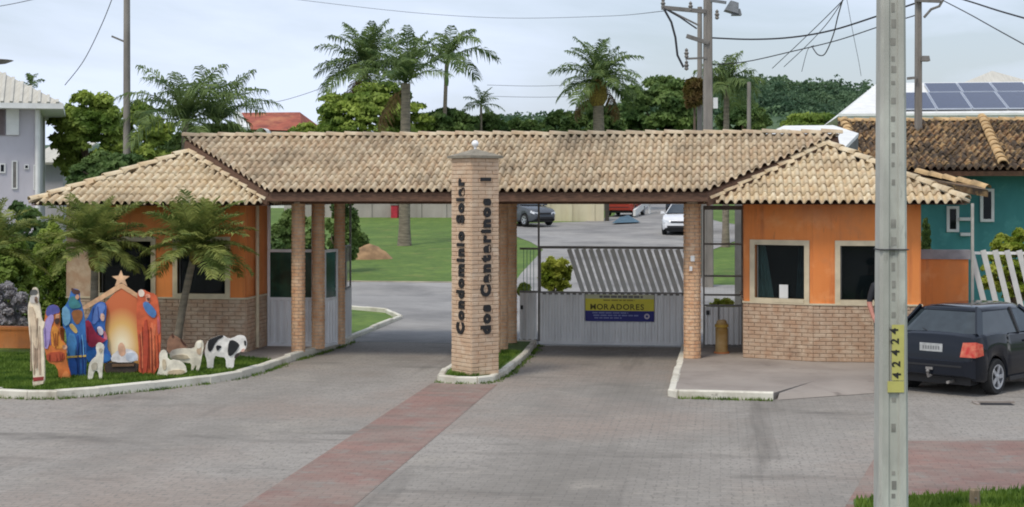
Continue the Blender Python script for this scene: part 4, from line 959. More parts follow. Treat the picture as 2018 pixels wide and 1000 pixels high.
# ------------------------------------------------------------------ houses
def quadwin(parent, u0, u1, v0, v1, Y, frame_m, pane_m, name='window', fw=.07):
    a = aty(u0, v1, Y); c = aty(u1, v0, Y); o = parent.location
    f = one(name, lambda b: (b.b2(a.x - o.x - fw, c.x - o.x + fw, Y - o.y - .06, Y - o.y + .02, a.z - fw, a.z), b.b2(a.x - o.x - fw, c.x - o.x + fw, Y - o.y - .06, Y - o.y + .02, c.z, c.z + fw),
        b.b2(a.x - o.x - fw, a.x - o.x, Y - o.y - .058, Y - o.y + .02, a.z, c.z), b.b2(c.x - o.x, c.x - o.x + fw, Y - o.y - .058, Y - o.y + .02, a.z, c.z)), frame_m, parent)
    one('pane', lambda b: b.b2(a.x - o.x, c.x - o.x, Y - o.y - .03, Y - o.y - .01, a.z, c.z), pane_m, f)
    return f
# white two-storey house, far left
YH = 50.0; pv = aty(78, 200, YH)
wh = empty('house', (pv.x, pv.y, 0), R(23.5), 'two-storey white house with pale tiled roof at the left edge', 'house')
hw_m = mat_layers('house_white', lin(204, 200, 206), [(lin(182, 178, 184), .7, .5, .75, (1, 1, .3))], .85, .2, 60)
hs = 50.6 / FPX; hx = lambda u: (u - 78) * hs * 1.08; hzv = lambda v: CAMH + (HZ - v) * hs
ez = hzv(206)
one('wall', lambda b: b.b2(-9, 0, 0, 8, 0, ez), hw_m, wh)
pr_m = M('pale_roof', lin(194, 190, 178), .8, .12, 2, .4, 10, stretch=(6, .5, .5))
one('wall_panel', lambda b: b.b2(hx(18), hx(41), -.1, -.002, hzv(262), hzv(190)), white_m, wh)
def hip(b, x0, x1, y0, y1, z, h_):
    w2 = (y1 - y0) / 2
    b.add([(x0, y0, z), (x1, y0, z), (x1, y1, z), (x0, y1, z), (x0 + w2, y0 + w2, z + h_), (max(x0 + w2 + .01, x1 - w2), y0 + w2, z + h_)], [(3, 2, 1, 0), (0, 1, 5, 4), (1, 2, 5), (2, 3, 4, 5), (3, 0, 4)])
rx0, rx1, ry0, ry1 = -9.8, .8, -.8, 8.8
wr = one('roof', lambda b: hip(b, rx0, rx1, ry0, ry1, ez + .12, 2.7), pr_m, wh)
one('eave_board', lambda b: b.b2(rx0, rx1, ry0, ry1, ez - .06, ez + .118), white_m, wr)
for k in range(26):
    ll0 = min(4.75, .2 + k * .3)
    one('roof_rib', lambda b: b.bar((rx1 - .2 - k * .3, ry0 - .01, ez + .15), (rx1 - .2 - k * .3, ry0 + ll0, ez + .15 + 2.7 * ll0 / 4.8), .1, .06), pr_m, wr)
one('downpipe', lambda b: b.tube([(-.06, -.1, .3), (-.06, -.1, ez)], .09, 8), white_m, wh)
def hwin(u0, u1, v0, v1, fm, pm_, fw=.05):
    x0, x1, z0, z1 = hx(u0), hx(u1), hzv(v1), hzv(v0)
    f = one('window', lambda b: (b.b2(x0 - fw, x1 + fw, -.05, .02, z0 - fw, z0), b.b2(x0 - fw, x1 + fw, -.05, .02, z1, z1 + fw), b.b2(x0 - fw, x0, -.048, .02, z0, z1), b.b2(x1, x1 + fw, -.048, .02, z0, z1)), fm, wh)
    one('pane', lambda b: b.b2(x0, x1, -.03, -.01, z0, z1), pm_, f)
hwin(-30, 13, 192, 260, M('shutter_frame', lin(120, 110, 112), .7), M('shutter', lin(110, 98, 98), .7, .2, 8, stretch=(1, 1, 8)))
hwin(8, 14, 323, 337, white_m, glass_m); hwin(30, 36, 317, 370, white_m, dsteel_m, .04); hwin(52, 57, 324, 330, white_m, glass_m, .03); hwin(69, 74, 325, 372, white_m, dsteel_m, .04)
# low annex roof right of it
an = empty('garden_shed', (aty(84, 0, 60).x, 60, 0), 0, 'small pale annex with white sloping roof beside the white house', 'shed')
one('wall', lambda b: b.b2(-.6, .9, 0, 3, 0, 4.3), hw_m, an)
one('roof', lambda b: b.slab([Vector((-.8, -.5, 4.35)), Vector((1.2, -.5, 4.35)), Vector((1.0, 3.2, 5.3)), Vector((-.8, 3.2, 5.3))], (0, -1, 4), .1), pr_m, an)
dsh = empty('satellite_dish', (aty(-8, 124, 52).x, 52, 0), 0, 'grey dish shape above the white house roof at the left edge', 'dish'); dz_ = aty(0, 128, 52).z
one('dish_bowl', lambda b: b.lathe([(.02, .0), (.35, .05), (.62, .16), (.6, .17), (.33, .07), (.02, .02)], (0, 0, dz_), 16), dsteel_m, dsh, True)
one('dish_mast', lambda b: b.tube([(0, 0, dz_ - 2.0), (0, 0, dz_)], .04, 8), dsteel_m, dsh)
# red roofed house far behind
rh = empty('house', (aty(515, 250, 100).x, 100, 0), 0, 'far white house with weathered red tile roof', 'house')
rt_m = mat_layers('red_tile', lin(168, 92, 72), [(lin(124, 66, 56), 1.2, .45, .65, None), (lin(178, 116, 84), .8, .5, .7, None)], .9, .5, 12, None, 2)
a = aty(440, 228, 100); c = aty(600, 262, 100)
hwid = (c.x - a.x) / 2
one('wall', lambda b: b.b2(-hwid * .78, hwid * .9, .5, 8, 0, aty(0, 262, 100).z), white_m, rh)
one('roof', lambda b: b.add([(-hwid * .35, 0, aty(0, 258, 100).z), (hwid, 0, aty(0, 262, 100).z), (hwid * .55, 4, aty(0, 226, 104).z), (-hwid * 1.0, 4, aty(0, 226, 104).z), (hwid, 8, aty(0, 262, 100).z), (-hwid * 1.1, 8, aty(0, 262, 100).z)], [(0, 1, 2, 3), (1, 4, 2), (3, 2, 4, 5)]), rt_m, rh)
one('gable_edge', lambda b: b.bar((-hwid * 1.02, 3.6, aty(0, 229, 104).z), (-hwid * .36, -.1, aty(0, 258, 100).z), .55, .3), white_m, rh)
one('awning', lambda b: b.add([(hwid * .1 + hwid * .16 * math.cos(math.pi * i / 8), -1 + dy, aty(0, 264, 100).z - .3 + .55 * math.sin(math.pi * i / 8)) for dy in (0, 1.4) for i in range(9)], [(i, i + 1, 10 + i, 9 + i) for i in range(8)]), white_m, rh)
# teal house on the right
YT = 39.0
th = empty('house', (aty(1850, 0, YT).x, YT, 0), 0, 'teal house with mottled old tile roof behind the orange gatehouse', 'house'); to = th.location
teal_m = mat_layers('teal_render', lin(78, 150, 148), [(lin(62, 126, 126), .8, .45, .72, (1, 1, .4)), (lin(96, 164, 160), 2, .55, .75, None)], .85, .25, 60)
x0 = aty(1705, 0, YT).x - to.x; x1 = aty(2300, 0, YT).x - to.x
one('wall', lambda b: b.b2(x0, x1, 0, 7, 0, aty(0, 338, YT).z), teal_m, th)
ez = aty(1850, 338, YT - 1).z; rz_ = aty(1850, 243, 43).z
rx0 = aty(1690, 0, YT - 1).x - to.x - .1; rx1 = aty(2300, 0, YT).x - to.x
rf = one('roof', lambda b: (b.slab([Vector((rx0, -1, ez)), Vector((rx1, -1, ez)), Vector((rx1, 4, rz_)), Vector((rx0, 4, rz_))], (0, -(rz_ - ez), 5), .12), b.slab([Vector((rx0, 9, ez)), Vector((rx1, 9, ez)), Vector((rx1, 4.01, rz_)), Vector((rx0, 4.01, rz_))], (0, (rz_ - ez), 5), .12)), wood_m, th)
dt_me = tile_mesh(.18, .44 * 1.16, dtile_m)
S = Vector((0, 5, rz_ - ez))
lay_tiles(rf, Vector((rx0, -1.05, ez)), (1, 0, 0), S, 5.6, S.length, lambda u, s: 0 <= u <= 5.4, dt_me, .18, .44, 300, .06)
dr_me = barrel_mesh(.4, .13, M('pale_hip_tile', lin(196, 164, 118), .85, .3, 4, .3, 30))
lay_ridge(rf, (rx0, 4, rz_ + .02), (rx0 + 5.6, 4, rz_ + .02), dr_me, .4)
p = aty(1978, 338, YT - 1); q2 = aty(1936, 226, 42.8)
lay_ridge(rf, (p.x - to.x, -1, ez + .1), (q2.x - to.x, 3.9, rz_ + .1), dr_me, .4, lift=.06)
p = aty(1728, 330, YT - 1)
lay_ridge(rf, (rx0 + .16, -1, ez + .05), (rx0 + .16, 3.9, rz_ + .05), dr_me, .4, lift=.05)
one('gable', lambda b: b.add([(x0, -.02, ez - .1), (x0, 7, ez - .1), (x0, 3.9, rz_ - .2)], [(0, 1, 2)]), M('gable_grey', lin(120, 118, 112), .9, .2), th)
po = one('porch_roof', lambda b: b.slab([aty(1800, 352, 37.4) - to, aty(1948, 376, 36.0) - to, aty(1925, 362, 38.8) - to, aty(1808, 340, 38.9) - to], (0, -.4, 1), .16), dtile_m, th)
lay_ridge(po, aty(1808, 344, 37.6) - to, aty(1946, 374, 36.1) - to, dr_me, .36, lift=.04)
quadwin(th, 1871, 1884, 412, 452, YT, white_m, glass_m); quadwin(th, 1937, 1953, 378, 432, YT, white_m, glass_m)
one('wall_bracket', lambda b: (b.box(aty(1902, 432, YT) - to + Vector((0, -.08, 0)), (.3, .12, .08)), b.box(aty(1902, 462, YT) - to + Vector((0, -.08, 0)), (.25, .12, .08))), white_m, th)
# house with solar panels
YS = 64.0
sh = empty('house', (aty(1850, 0, YS).x, YS, 0), 0, 'pale house with white roof carrying rows of solar panels', 'house'); so_ = sh.location
x0 = aty(1655, 0, YS).x - so_.x; x1 = aty(2250, 0, YS).x - so_.x
ez = aty(1850, 226, YS).z; rzz = aty(1850, 163, YS + 6).z
pw_m = M('pale_wall', lin(188, 180, 168), .85, .2, 1.5, .2, 40)
one('wall', lambda b: b.b2(x0 + .8, x1, .9, 11, 0, ez), pw_m, sh)
sr = one('roof', lambda b: b.add([(x0, 0, ez), (x1, 0, ez), (x1, 6, rzz), (x0 + 2.1, 6, rzz), (x1, 12, ez), (x0, 12, ez)], [(0, 1, 2, 3), (3, 2, 4, 5), (0, 3, 5), (0, 5, 4, 1)]), white_m, sh)
one('fascia', lambda b: (b.b2(x0 - .05, x1, -.06, .0, ez - .22, ez + .02), b.b2(x0 - .08, x1, -.13, -.061, ez - .05, ez + .05)), white_m, sr)
one('soffit', lambda b: b.b2(x0, x1, .001, .9, ez - .3, ez - .23), pw_m, sr)
S = Vector((0, 6, rzz - ez)); Sn = S.normalized(); nn = Vector((0, -Sn.z, Sn.y))
pan_m = M('solar_cell', lin(40, 46, 74), .25, .15, 6, spec=.7); paf_m = M('solar_frame', lin(190, 196, 206), .4, .1, metal=.3)
pw_ = 1.42; xs0 = aty(1772, 0, YS + 1.5).x - so_.x
def spanel(x, s0, s1):
    P = [Vector((x + a_, 0, ez)) + Sn * s_ + nn * .12 for a_, s_ in ((0, s0), (pw_ - .03, s0), (pw_ - .03, s1), (0, s1))]
    o = MB().slab(P, nn, .05).build('solar_panel', paf_m, sh)
    Q = [Vector((x + a_, 0, ez)) + Sn * s_ + nn * .123 for a_, s_ in ((.04, s0 + .05), (pw_ - .07, s0 + .05), (pw_ - .07, s1 - .05), (.04, s1 - .05))]
    MB().slab(Q, nn, .002).build('cell_sheet', pan_m, o)
for i in range(5): spanel(xs0 + i * pw_, .55, 3.7)
for i in range(3): spanel(xs0 + 1.5 + i * pw_, 3.78, 5.6)
pk = aty(1955, 140, 84)
hr = empty('house', (pk.x, 84, 0), 0, 'far house whose pale pyramid roof peeks above the solar panels', 'house')
one('wall', lambda b: b.b2(-2, 2, -2, 2, 0, pk.z - 1), pw_m, hr)
one('roof', lambda b: b.add([(-2.6, -2.6, pk.z - 1.1), (2.6, -2.6, pk.z - 1.1), (2.6, 2.6, pk.z - 1.1), (-2.6, 2.6, pk.z - 1.1), (0, 0, pk.z)], [(0, 1, 4), (1, 2, 4), (2, 3, 4), (3, 0, 4), (3, 2, 1, 0)]), pr_m, hr)
# white sheet roof shed between the canopy and the teal house
sd = empty('shed', (aty(1580, 0, 36).x, 36, 0), 0, 'low shed with white sheet roof just behind the canopy ridge', 'shed'); do = sd.location
A_ = [aty(1430, 300, 33.6) - do, aty(1655, 300, 33.6) - do, aty(1692, 263, 36.4) - do, aty(1642, 247, 37.2) - do, aty(1545, 248, 37.2) - do]
one('roof', lambda b: b.add([tuple(x) for x in A_] + [(x.x, x.y, x.z - .08) for x in A_], [(0, 1, 2), (0, 2, 3), (0, 3, 4), (7, 6, 5), (8, 7, 5), (9, 8, 5)] + [(i, 5 + i, 5 + (i + 1) % 5, (i + 1) % 5) for i in range(5)]), white_m, sd)
one('wall', lambda b: b.prism([(A_[0].x + .2, A_[0].y + .3), (A_[1].x - .05, A_[1].y + .3), (A_[2].x - .1, A_[2].y - .1), (A_[3].x, A_[3].y - .1), (A_[4].x, A_[4].y - .1)], 0, 3.95), M('shed_grey', lin(112, 112, 108), .9, .25, 2), sd)
one('side_gable', lambda b: b.slab([aty(1655, 303, 33.65) - do, aty(1690, 322, 36.2) - do, aty(1692, 266, 36.4) - do], (1, -.6, 0), .05), M('shed_grey', lin(112, 112, 108), .9, .25, 2), sd)

# ------------------------------------------------------------------ walls beyond the gate
def gwall(u0, u1, Y, h_, m, label, posts=0):
    a = aty(u0, 400, Y).x; c = aty(u1, 400, Y).x
    t = empty('boundary_wall', ((a + c) / 2, Y, zt(Y)), 0, label, 'wall'); o = t.location
    one('wall_body', lambda b: b.b2(a - o.x, c - o.x, 0, .2, -.3, h_), m, t)
    one('coping', lambda b: b.b2(a - o.x - .05, c - o.x + .05, -.05, .25, h_, h_ + .08), m, t)
    for i in range(posts):
        x = a - o.x + (c - a) * (i + .5) / posts; one('pilaster', lambda b: b.b2(x - .12, x + .12, -.06, -.001, -.3, h_ - .02), m, t)
gwall(560, 1000, 84, 2.4, mat_layers('wall_concrete', lin(176, 168, 160), [(lin(146, 140, 132), .5, .45, .7, (1, 1, .3))], .9, .3, 20), 'long pale concrete boundary wall behind the lawn', 9)
gwall(1015, 1190, 81, 2.5, mat_layers('wall_cream', lin(218, 208, 176), [(lin(176, 160, 132), .9, .5, .75, (1, 1, .15))], .9, .3, 20), 'cream boundary wall behind the dark parked car', 4)
gwall(1192, 1200, 81, 2.4, M('dark_gatepost', lin(66, 62, 54), .9, .2), 'dark gatepost at the end of the cream wall')
rb = empty('red_box', (aty(777, 0, 83.6).x, 83.75, zt(83)), 0, 'red box fixed on the pale boundary wall', 'box')
one('box_body', lambda b: b.b2(-.18, .18, -.2, .22, -.15, .72), M('box_red', lin(176, 40, 56), .6, .2), rb)
one('box_lid', lambda b: b.b2(-.22, .22, -.24, .22, .72, .8), dsteel_m, rb)
one('box_stand', lambda b: b.b2(-.05, .05, -.1, .0, -.4, -.15), dsteel_m, rb)
tag(one('tarp', lambda b: b.add([tuple(at(1206, 440, 78)), tuple(at(1262, 438, 79)), tuple(at(1238, 424, 83)), tuple(at(1222, 428, 82)), ], [(0, 1, 2, 3)]), M('tarp_blue', lin(70, 100, 116), .6, .2, 3, .4, 6)), 'grey blue tarpaulin spread beside the road by the red car', 'tarp')
rl = empty('guard_rail', at(1262, 428, 84), 0, 'white sloping handrail beside the far road', 'railing'); ro = rl.location
one('rail', lambda b: b.bar(at(1250, 420, 84) - ro, at(1288, 388, 92) - ro, .14, .35), white_m, rl)
one('post', lambda b: (b.bar(at(1256, 418, 85) - ro, at(1256, 436, 85) - ro, .12), b.bar(at(1280, 396, 90) - ro, at(1280, 424, 90) - ro, .12)), white_m, rl)

# ------------------------------------------------------------------ cars
def car(label, loc, heading, paint, k=1.0, tall=1.0, far=False, plate=True):
    """heading: radians clockwise from +Y. local x forward, y left"""
    root = empty('car', loc, R(90) - heading, label, 'car'); root.scale = (k, k, k)
    pm = M('car_paint_%d' % (sum(int(c_ * 997) for c_ in paint)), paint, .09, .06, 2, spec=.3)
    trim = M('car_trim', (.02, .02, .022), .55, .1); WX = (-1.23, 1.24); WR = .335
    def zlow(x):
        z = .20 if abs(x) < 1.7 else .24
        for wx in WX:
            t = WR ** 2 - (x - wx) ** 2
            if t > 0: z = max(z, .29 + math.sqrt(t))
        return z
    TP = [(-1.94, .60), (-1.91, .80), (-1.86, .95), (-1.76, 1.0), (-1.2, 1.0), (-.4, .98), (.62, .955), (.95, .91), (1.4, .84), (1.68, .77), (1.84, .67), (1.93, .54)]
    WP = [(-1.94, .66), (-1.88, .745), (-1.7, .80), (-.8, .825), (.8, .825), (1.5, .79), (1.78, .74), (1.93, .60)]
    LP = [(-1.94, .36), (-1.88, .27), (-1.7, .22), (1.75, .22), (1.93, .34)]
    ip = lambda T, x: float(np.interp(x, [t[0] for t in T], [t[1] for t in T]))
    X = sorted(set([-1.94, -1.90, -1.86, -1.80, -1.7, -.75, -.4, 0, .4, .62, .8, .95, 1.62, 1.68, 1.76, 1.84, 1.89, 1.93] + [wx + WR * math.sin(R(a_)) for wx in WX for a_ in range(-90, 91, 15)] + [wx + s_ * (WR + .003) for wx in WX for s_ in (-1, 1)]))
    b = MB(); vs = []; ns = 8
    for x in X:
        zl_ = max(zlow(x), ip(LP, x)); zt_ = ip(TP, x) * tall; w_ = ip(WP, x); h_ = zt_ - zl_
        half = [(w_ * .94, zl_), (w_ * .99, zl_ + min(.05, h_ * .2)), (w_ * 1.0, zl_ + h_ * .5), (w_ * .985, zl_ + h_ * .72), (w_ * .955, zt_ - h_ * .06), (w_ * .88, zt_), (w_ * .5, zt_ + .018), (0, zt_ + .025)]
        vs += [(x, y, z) for y, z in half] + [(x, -y, z) for y, z in half[-2::-1]]
    m_ = 15
    fs = [(i * m_ + j, i * m_ + j + 1, (i + 1) * m_ + j + 1, (i + 1) * m_ + j) for i in range(len(X) - 1) for j in range(m_ - 1)]
    fs += [tuple(range(m_ - 1, -1, -1)), tuple((len(X) - 1) * m_ + j for j in range(m_))]
    b.add(vs, fs); b.build('body', pm, root, True)
    one('underbody', lambda b: b.b2(-1.75, 1.75, -.60, .60, .17, .6), trim, root)
    zb, zr = .965 * tall, 1.37 * tall
    BL = [(-1.80, .52), (-1.74, .68), (-1.60, .735), (-.4, .765), (.55, .76), (.92, .66), (.98, .45)]
    RL = [(-1.38, .36), (-1.34, .47), (-1.22, .535), (-.4, .57), (-.05, .55), (.12, .50), (.16, .38)]
    def ring(Lst, z): return [(x, y, z) for x, y in Lst] + [(x, -y, z) for x, y in Lst[::-1]]
    n6 = len(BL) * 2
    one('glass_house', lambda b: b.add(ring(BL, zb) + ring(RL, zr - .02), [(i, (i + 1) % n6, n6 + (i + 1) % n6, n6 + i)[::-1] for i in range(n6)]), M('car_glass', (.03, .04, .045), .06, .2, spec=.7), root)
    RT = [(x * 1.01, y * .94) for x, y in RL]
    one('roof', lambda b: b.add(ring([(x * 1.02, y + .02) for x, y in RL], zr - .035) + ring([(x * 1.005, y - .01) for x, y in RL], zr) + ring([(x * .92, y * .82) for x, y in RL], zr + .028) + ring([(x * .7, y * .45) for x, y in RL], zr + .045), [tuple(range(3 * n6, 4 * n6))[::-1]] + [(a_ + i, a_ + (i + 1) % n6, a_ + n6 + (i + 1) % n6, a_ + n6 + i)[::-1] for a_ in (0, n6, 2 * n6) for i in range(n6)]), pm, root, True)
    for s_ in (-1, 1):
        for (x0_, y0_), (x1_, y1_), wd in (((-1.70, .72), (-1.30, .515), .17), ((-.42, .772), (-.36, .578), .06), ((.80, .712), (.10, .53), .06)):
            one('pillar', lambda b: b.bar((x0_, s_ * y0_, zb - .01), (x1_, s_ * y1_, zr - .01), wd, .035, (0, s_, .35)), pm if wd != .06 or x0_ > 0 else trim, root)
        one('tail_light', lambda b: b.add([(-1.962, s_ * .52, .64), (-1.915, s_ * .765, .64), (-1.74, s_ * .822, .67), (-1.76, s_ * .812, .85), (-1.885, s_ * .76, .885), (-1.915, s_ * .55, .87), (-1.80, s_ * .6, .7)], [(0, 1, 4, 5), (1, 2, 3, 4), (5, 4, 1, 0), (4, 3, 2, 1)]), M('tail_red', lin(190, 52, 40), .25, .25, 12, c2=lin(210, 120, 90)), root)
        one('headlight', lambda b: b.add([(1.945, s_ * .38, .56), (1.90, s_ * .68, .58), (1.72, s_ * .77, .66), (1.72, s_ * .74, .76), (1.86, s_ * .62, .70), (1.905, s_ * .42, .66)], [(0, 1, 4, 5), (1, 2, 3, 4), (5, 4, 1, 0), (4, 3, 2, 1)]), M('headlight_glass', lin(206, 210, 214), .15, .1, spec=.7), root)
        one('mirror', lambda b: (b.box((.72, s_ * .89, .99 * tall), (.10, .17, .12), top=.85), b.bar((.74, s_ * .78, .95 * tall), (.72, s_ * .84, .97 * tall), .05)), pm, root)
        one('sill', lambda b: b.b2(-.86, .88, s_ * .82 - .015, s_ * .82 + .015, .20, .27), trim, root)
        one('door_handle', lambda b: b.b2(-.30, -.12, s_ * .823 - .015, s_ * .823 + .015, .80 * tall, .835 * tall), trim, root)
        for wx in WX:
            wh_ = empty('wheel', (wx, s_ * .72, .29)); wh_.parent = root
            one('tyre', lambda b: b.lathe([(.18, -.085), (.27, -.09), (.292, -.06), (.292, .06), (.27, .09), (.18, .085)], (0, 0, 0), 24, 'Y'), M('tyre', (.018, .018, .018), .9, .2, 20), wh_, True)
            rm = M('alloy', lin(186, 188, 192), .35, .1, metal=.5)
            bb = MB(); bb.lathe([(.20, s_ * .02), (.20, s_ * .092), (.175, s_ * .088), (.17, s_ * .02)], (0, 0, 0), 24, 'Y')
            for q_ in range(5):
                a_ = q_ * 1.2566; bb.bar((0.03 * math.cos(a_), s_ * .075, .03 * math.sin(a_)), (.18 * math.cos(a_), s_ * .082, .18 * math.sin(a_)), .06, .02, (0, 1, 0))
            bb.lathe([(.0001, s_ * .095), (.045, s_ * .09), (.045, s_ * .06)], (0, 0, 0), 12, 'Y'); bb.build('rim', rm, wh_)
            one('brake_disc', lambda b: b.lathe([(.0001, s_ * .03), (.17, s_ * .03), (.17, s_ * .0)], (0, 0, 0), 18, 'Y'), M('brake_dark', (.05, .05, .055), .5, .2), wh_)
    one('rear_bumper', lambda b: b.add([(-1.965, y, z) for y, z in ((-.6, .34), (.6, .34), (.6, .56), (-.6, .56))] + [(-1.90, y, z) for y, z in ((-.76, .30), (.76, .30), (.76, .60), (-.76, .60))], [(0, 3, 2, 1), (0, 1, 5, 4), (2, 3, 7, 6), (1, 2, 6, 5), (3, 0, 4, 7)]), pm, root, False)
    one('bumper_strip', lambda b: b.b2(-1.972, -1.95, -.55, .55, .47, .50), trim, root)
    one('front_grille', lambda b: (b.b2(1.925, 1.955, -.34, .34, .58, .65), b.b2(1.93, 1.965, -.5, .5, .34, .44)), trim, root)
    if plate:
        pl = one('licence_plate', lambda b: b.b2(-1.935, -1.915, -.20, .20, .70, .83), M('plate_grey', lin(176, 178, 176), .5, .2, 14), root)
        one('plate_print', lambda b: [b.b2(-1.939, -1.936, -.15 + i * .045, -.125 + i * .045, .735, .79) for i in range(7)], M('plate_ink', lin(120, 122, 122), .6, .1), pl)
        one('tow_hitch', lambda b: (b.tube([(-1.85, 0, .33), (-2.02, 0, .30), (-2.04, 0, .36)], .022, 6), ball(b, (-2.04, 0, .39), .03, 8, 6), b.b2(-2.0, -1.975, -.06, .06, .41, .45)), M('hitch_grey', lin(140, 136, 132), .5, .2), root)
        one('exhaust', lambda b: b.tube([(-1.6, -.3, .24), (-1.95, -.3, .22)], .025, 8), M('hitch_grey', lin(140, 136, 132)), root)
        one('rear_wiper', lambda b: b.bar((-1.83, 0, .955), (-1.70, .28, 1.05), .012), trim, root)
    return root
hd = R(36)
ctr = Vector((4.05, 23.72, 0)) - Vector((math.cos(hd), -math.sin(hd), 0)) * .70 * .93 + Vector((math.sin(hd), math.cos(hd), 0)) * 1.23 * .93
car('black hatchback parked behind the concrete pole, rear towards the road', ctr, hd, (.012, .015, .022), .93)
wc = at(1345, 466, 70); car('white car parked nose-on beyond the sliding gate', (wc.x, wc.y + 1.8, zt(70) + .03), R(186), (.75, .76, .78), 1.0, 1.05, plate=False)
dc = at(1050, 444, 77); car('dark grey car parked by the lawn beyond the gate', (dc.x - .6, dc.y + .8, zt(77) + .03), R(138), (.10, .11, .125), 1.0, 1.08, plate=False)
rc = at(1214, 434, 84); car('small red car parked far up the road past the cream wall', (rc.x + .4, rc.y + 2.5, zt(86) + .02), R(8), (.30, .045, .03), 1.0, 1.05, plate=False)
bc = at(1345, 425, 92); car('dark blue car parked behind the white car', (bc.x, bc.y, zt(92) + .02), R(186), (.04, .05, .07), 1.0, 1.05, plate=False)

# ------------------------------------------------------------------ poles and wires
fp = empty('utility_pole', (1.50, 13.83, 0), YAW, 'thick concrete pole with yellow sticker in the right foreground', 'pole')
def taper_pole(b, w0, w1, d0, d1, h_, rec=.035, rd=.02):
    vs = []
    for z, w_, d_ in ((-.3, w0, d0), (h_, w1, d1)):
        f = [(-w_ / 2, -d_ / 2 + .03), (-w_ / 2 + .025, -d_ / 2), (-w_ * .19, -d_ / 2), (-w_ * .15, -d_ / 2 + rd), (w_ * .15, -d_ / 2 + rd), (w_ * .19, -d_ / 2), (w_ / 2 - .025, -d_ / 2), (w_ / 2, -d_ / 2 + .03), (w_ / 2, d_ / 2), (-w_ / 2, d_ / 2)]
        vs += [(x, y, z) for x, y in f]
    b.add(vs, [tuple(range(10, 20))] + [(i, (i + 1) % 10, 10 + (i + 1) % 10, 10 + i) for i in range(10)])
one('shaft', lambda b: taper_pole(b, .268, .165, .22, .15, 10.5), conc_m, fp)
dm = M('pole_mark', lin(140, 138, 130), .9, .3, 8)
b_ = MB(); r = random.Random(4); z = .35
fw = lambda z: -(.22 + (.15 - .22) * (z + .3) / 10.8) / 2
while z < 5.2:
    if r.random() < .72: b_.box((r.uniform(-.004, .004), fw(z) + .019, z), (.035 + r.uniform(-.01, .01), .004, r.uniform(.03, .09)))
    z += r.uniform(.09, .16)
b_.build('cast_mark', dm, fp)
ys_m = M('sticker_yellow', lin(190, 184, 104), .6, .12, 6)
one('sticker', lambda b: b.b2(-.022, .085, fw(1.6) - .008, fw(1.6) - .002, 1.37, 1.86), ys_m, fp)
one('sticker', lambda b: b.b2(-.06, .085, fw(1.3) - .008, fw(1.3) - .002, 1.265, 1.364), ys_m, fp)
for i, (ch, z) in enumerate((('4', 1.78), ('2', 1.69), ('4', 1.59), ('2', 1.49), ('4', 1.39))):
    me = text_mesh(ch, .10, .0015, .003, black_m)
    link('numeral', me, fp, Matrix(((0, -1, 0, .03 + .006 * i), (0, 0, -1, fw(1.6) - .010), (1, 0, 0, z), (0, 0, 0, 1))))
one('band', lambda b: b.b2(-.128, .128, fw(2.5) - .012, -fw(2.5) + .012, 2.515, 2.525), wire_m, fp)
def pole(u, vb_top, Y, w_px, label, square=True):
    a = aty(u, 0, Y); d = -a.x * sn + Y * cs; w_ = w_px / FPX * d
    t = empty('utility_pole', (a.x, Y, zt(Y)), YAW, label, 'pole'); h_ = CAMH + (HZ - vb_top) / FPX * d - zt(Y)
    one('shaft', lambda b: taper_pole(b, w_ * 1.1, w_ * .8, w_, w_ * .8, h_, rd=.015) if square else b.tube([(0, 0, -.2), (0, 0, h_)], [w_ * .55, w_ * .42], 12), oldpole_m, t, not square)
    return t, d, w_
t, d, w_ = pole(250, -40, 50, 15, 'slim grey pole rising behind the left gatehouse roof', False)
one('bracket', lambda b: b.bar(Vector((0, 0, aty(0, 88, 50).z - zt(50))), Vector((-.5, -.1, aty(0, 76, 50).z - zt(50))), .06), dsteel_m, t)
t, d, w_ = pole(1395, -45, 48, 19, 'tall concrete pole with transformer gear behind the canopy')
Zv = lambda v, d_: CAMH + (HZ - v) / FPX * d_
hz_ = lambda v: Zv(v, d) - zt(48)
sx = lambda u: (u - 1395) / FPX * d
one('crossarm', lambda b: b.bar((sx(1303), -.1, hz_(16)), (sx(1390), -.1, hz_(24)), .14, .12), dsteel_m, t)
one('brace', lambda b: b.bar((sx(1318), -.1, hz_(22)), (sx(1378), -.1, hz_(52)), .05), dsteel_m, t)
one('lower_arm', lambda b: b.bar((sx(1352), -.12, hz_(72)), (sx(1395), -.12, hz_(86)), .12), dsteel_m, t)
one('lower_arm', lambda b: b.bar((sx(1350), -.12, hz_(117)), (sx(1392), -.12, hz_(115)), .06), dsteel_m, t)
for (u, v) in ((1306, 8), (1360, 14), (1352, 130), (1352, 106), (1412, 30)): one('insulator', lambda b: b.lathe([(.01, -.16), (.07, -.12), (.05, -.05), (.08, 0), (.04, .06), (.06, .1), (.01, .16)], (sx(u), -.12, hz_(v)), 8), dsteel_m, t, True)
one('cable', lambda b: (b.tube([(sx(1308), -.15, hz_(20)), (sx(1322), -.15, hz_(45)), (sx(1330), -.15, hz_(75)), (sx(1334), -.15, hz_(110)), (sx(1346), -.15, hz_(134))], .035, 6), b.tube([(sx(1308), -.15, hz_(18)), (sx(1340), -.15, hz_(36)), (sx(1372), -.15, hz_(58))], .025, 6)), wire_m, t)
one('street_lamp', lambda b: (b.bar((sx(1400), -.1, hz_(2)), (sx(1428), -.3, hz_(8)), .09), b.box((sx(1440), -.4, hz_(18)), (.42, .5, .34), ry=.3, top=.6), b.box((sx(1447), -.45, hz_(28)), (.3, .3, .2), top=.7)), M('lamp_grey', lin(112, 116, 118), .5, .2), t)
one('meter_box', lambda b: b.b2(sx(1404), sx(1412), -.3, -.1, hz_(215), hz_(194)), white_m, t)
t2, d2, w2 = pole(1379, 14, 51, 11, 'dark wooden pole just left of the transformer pole', False)
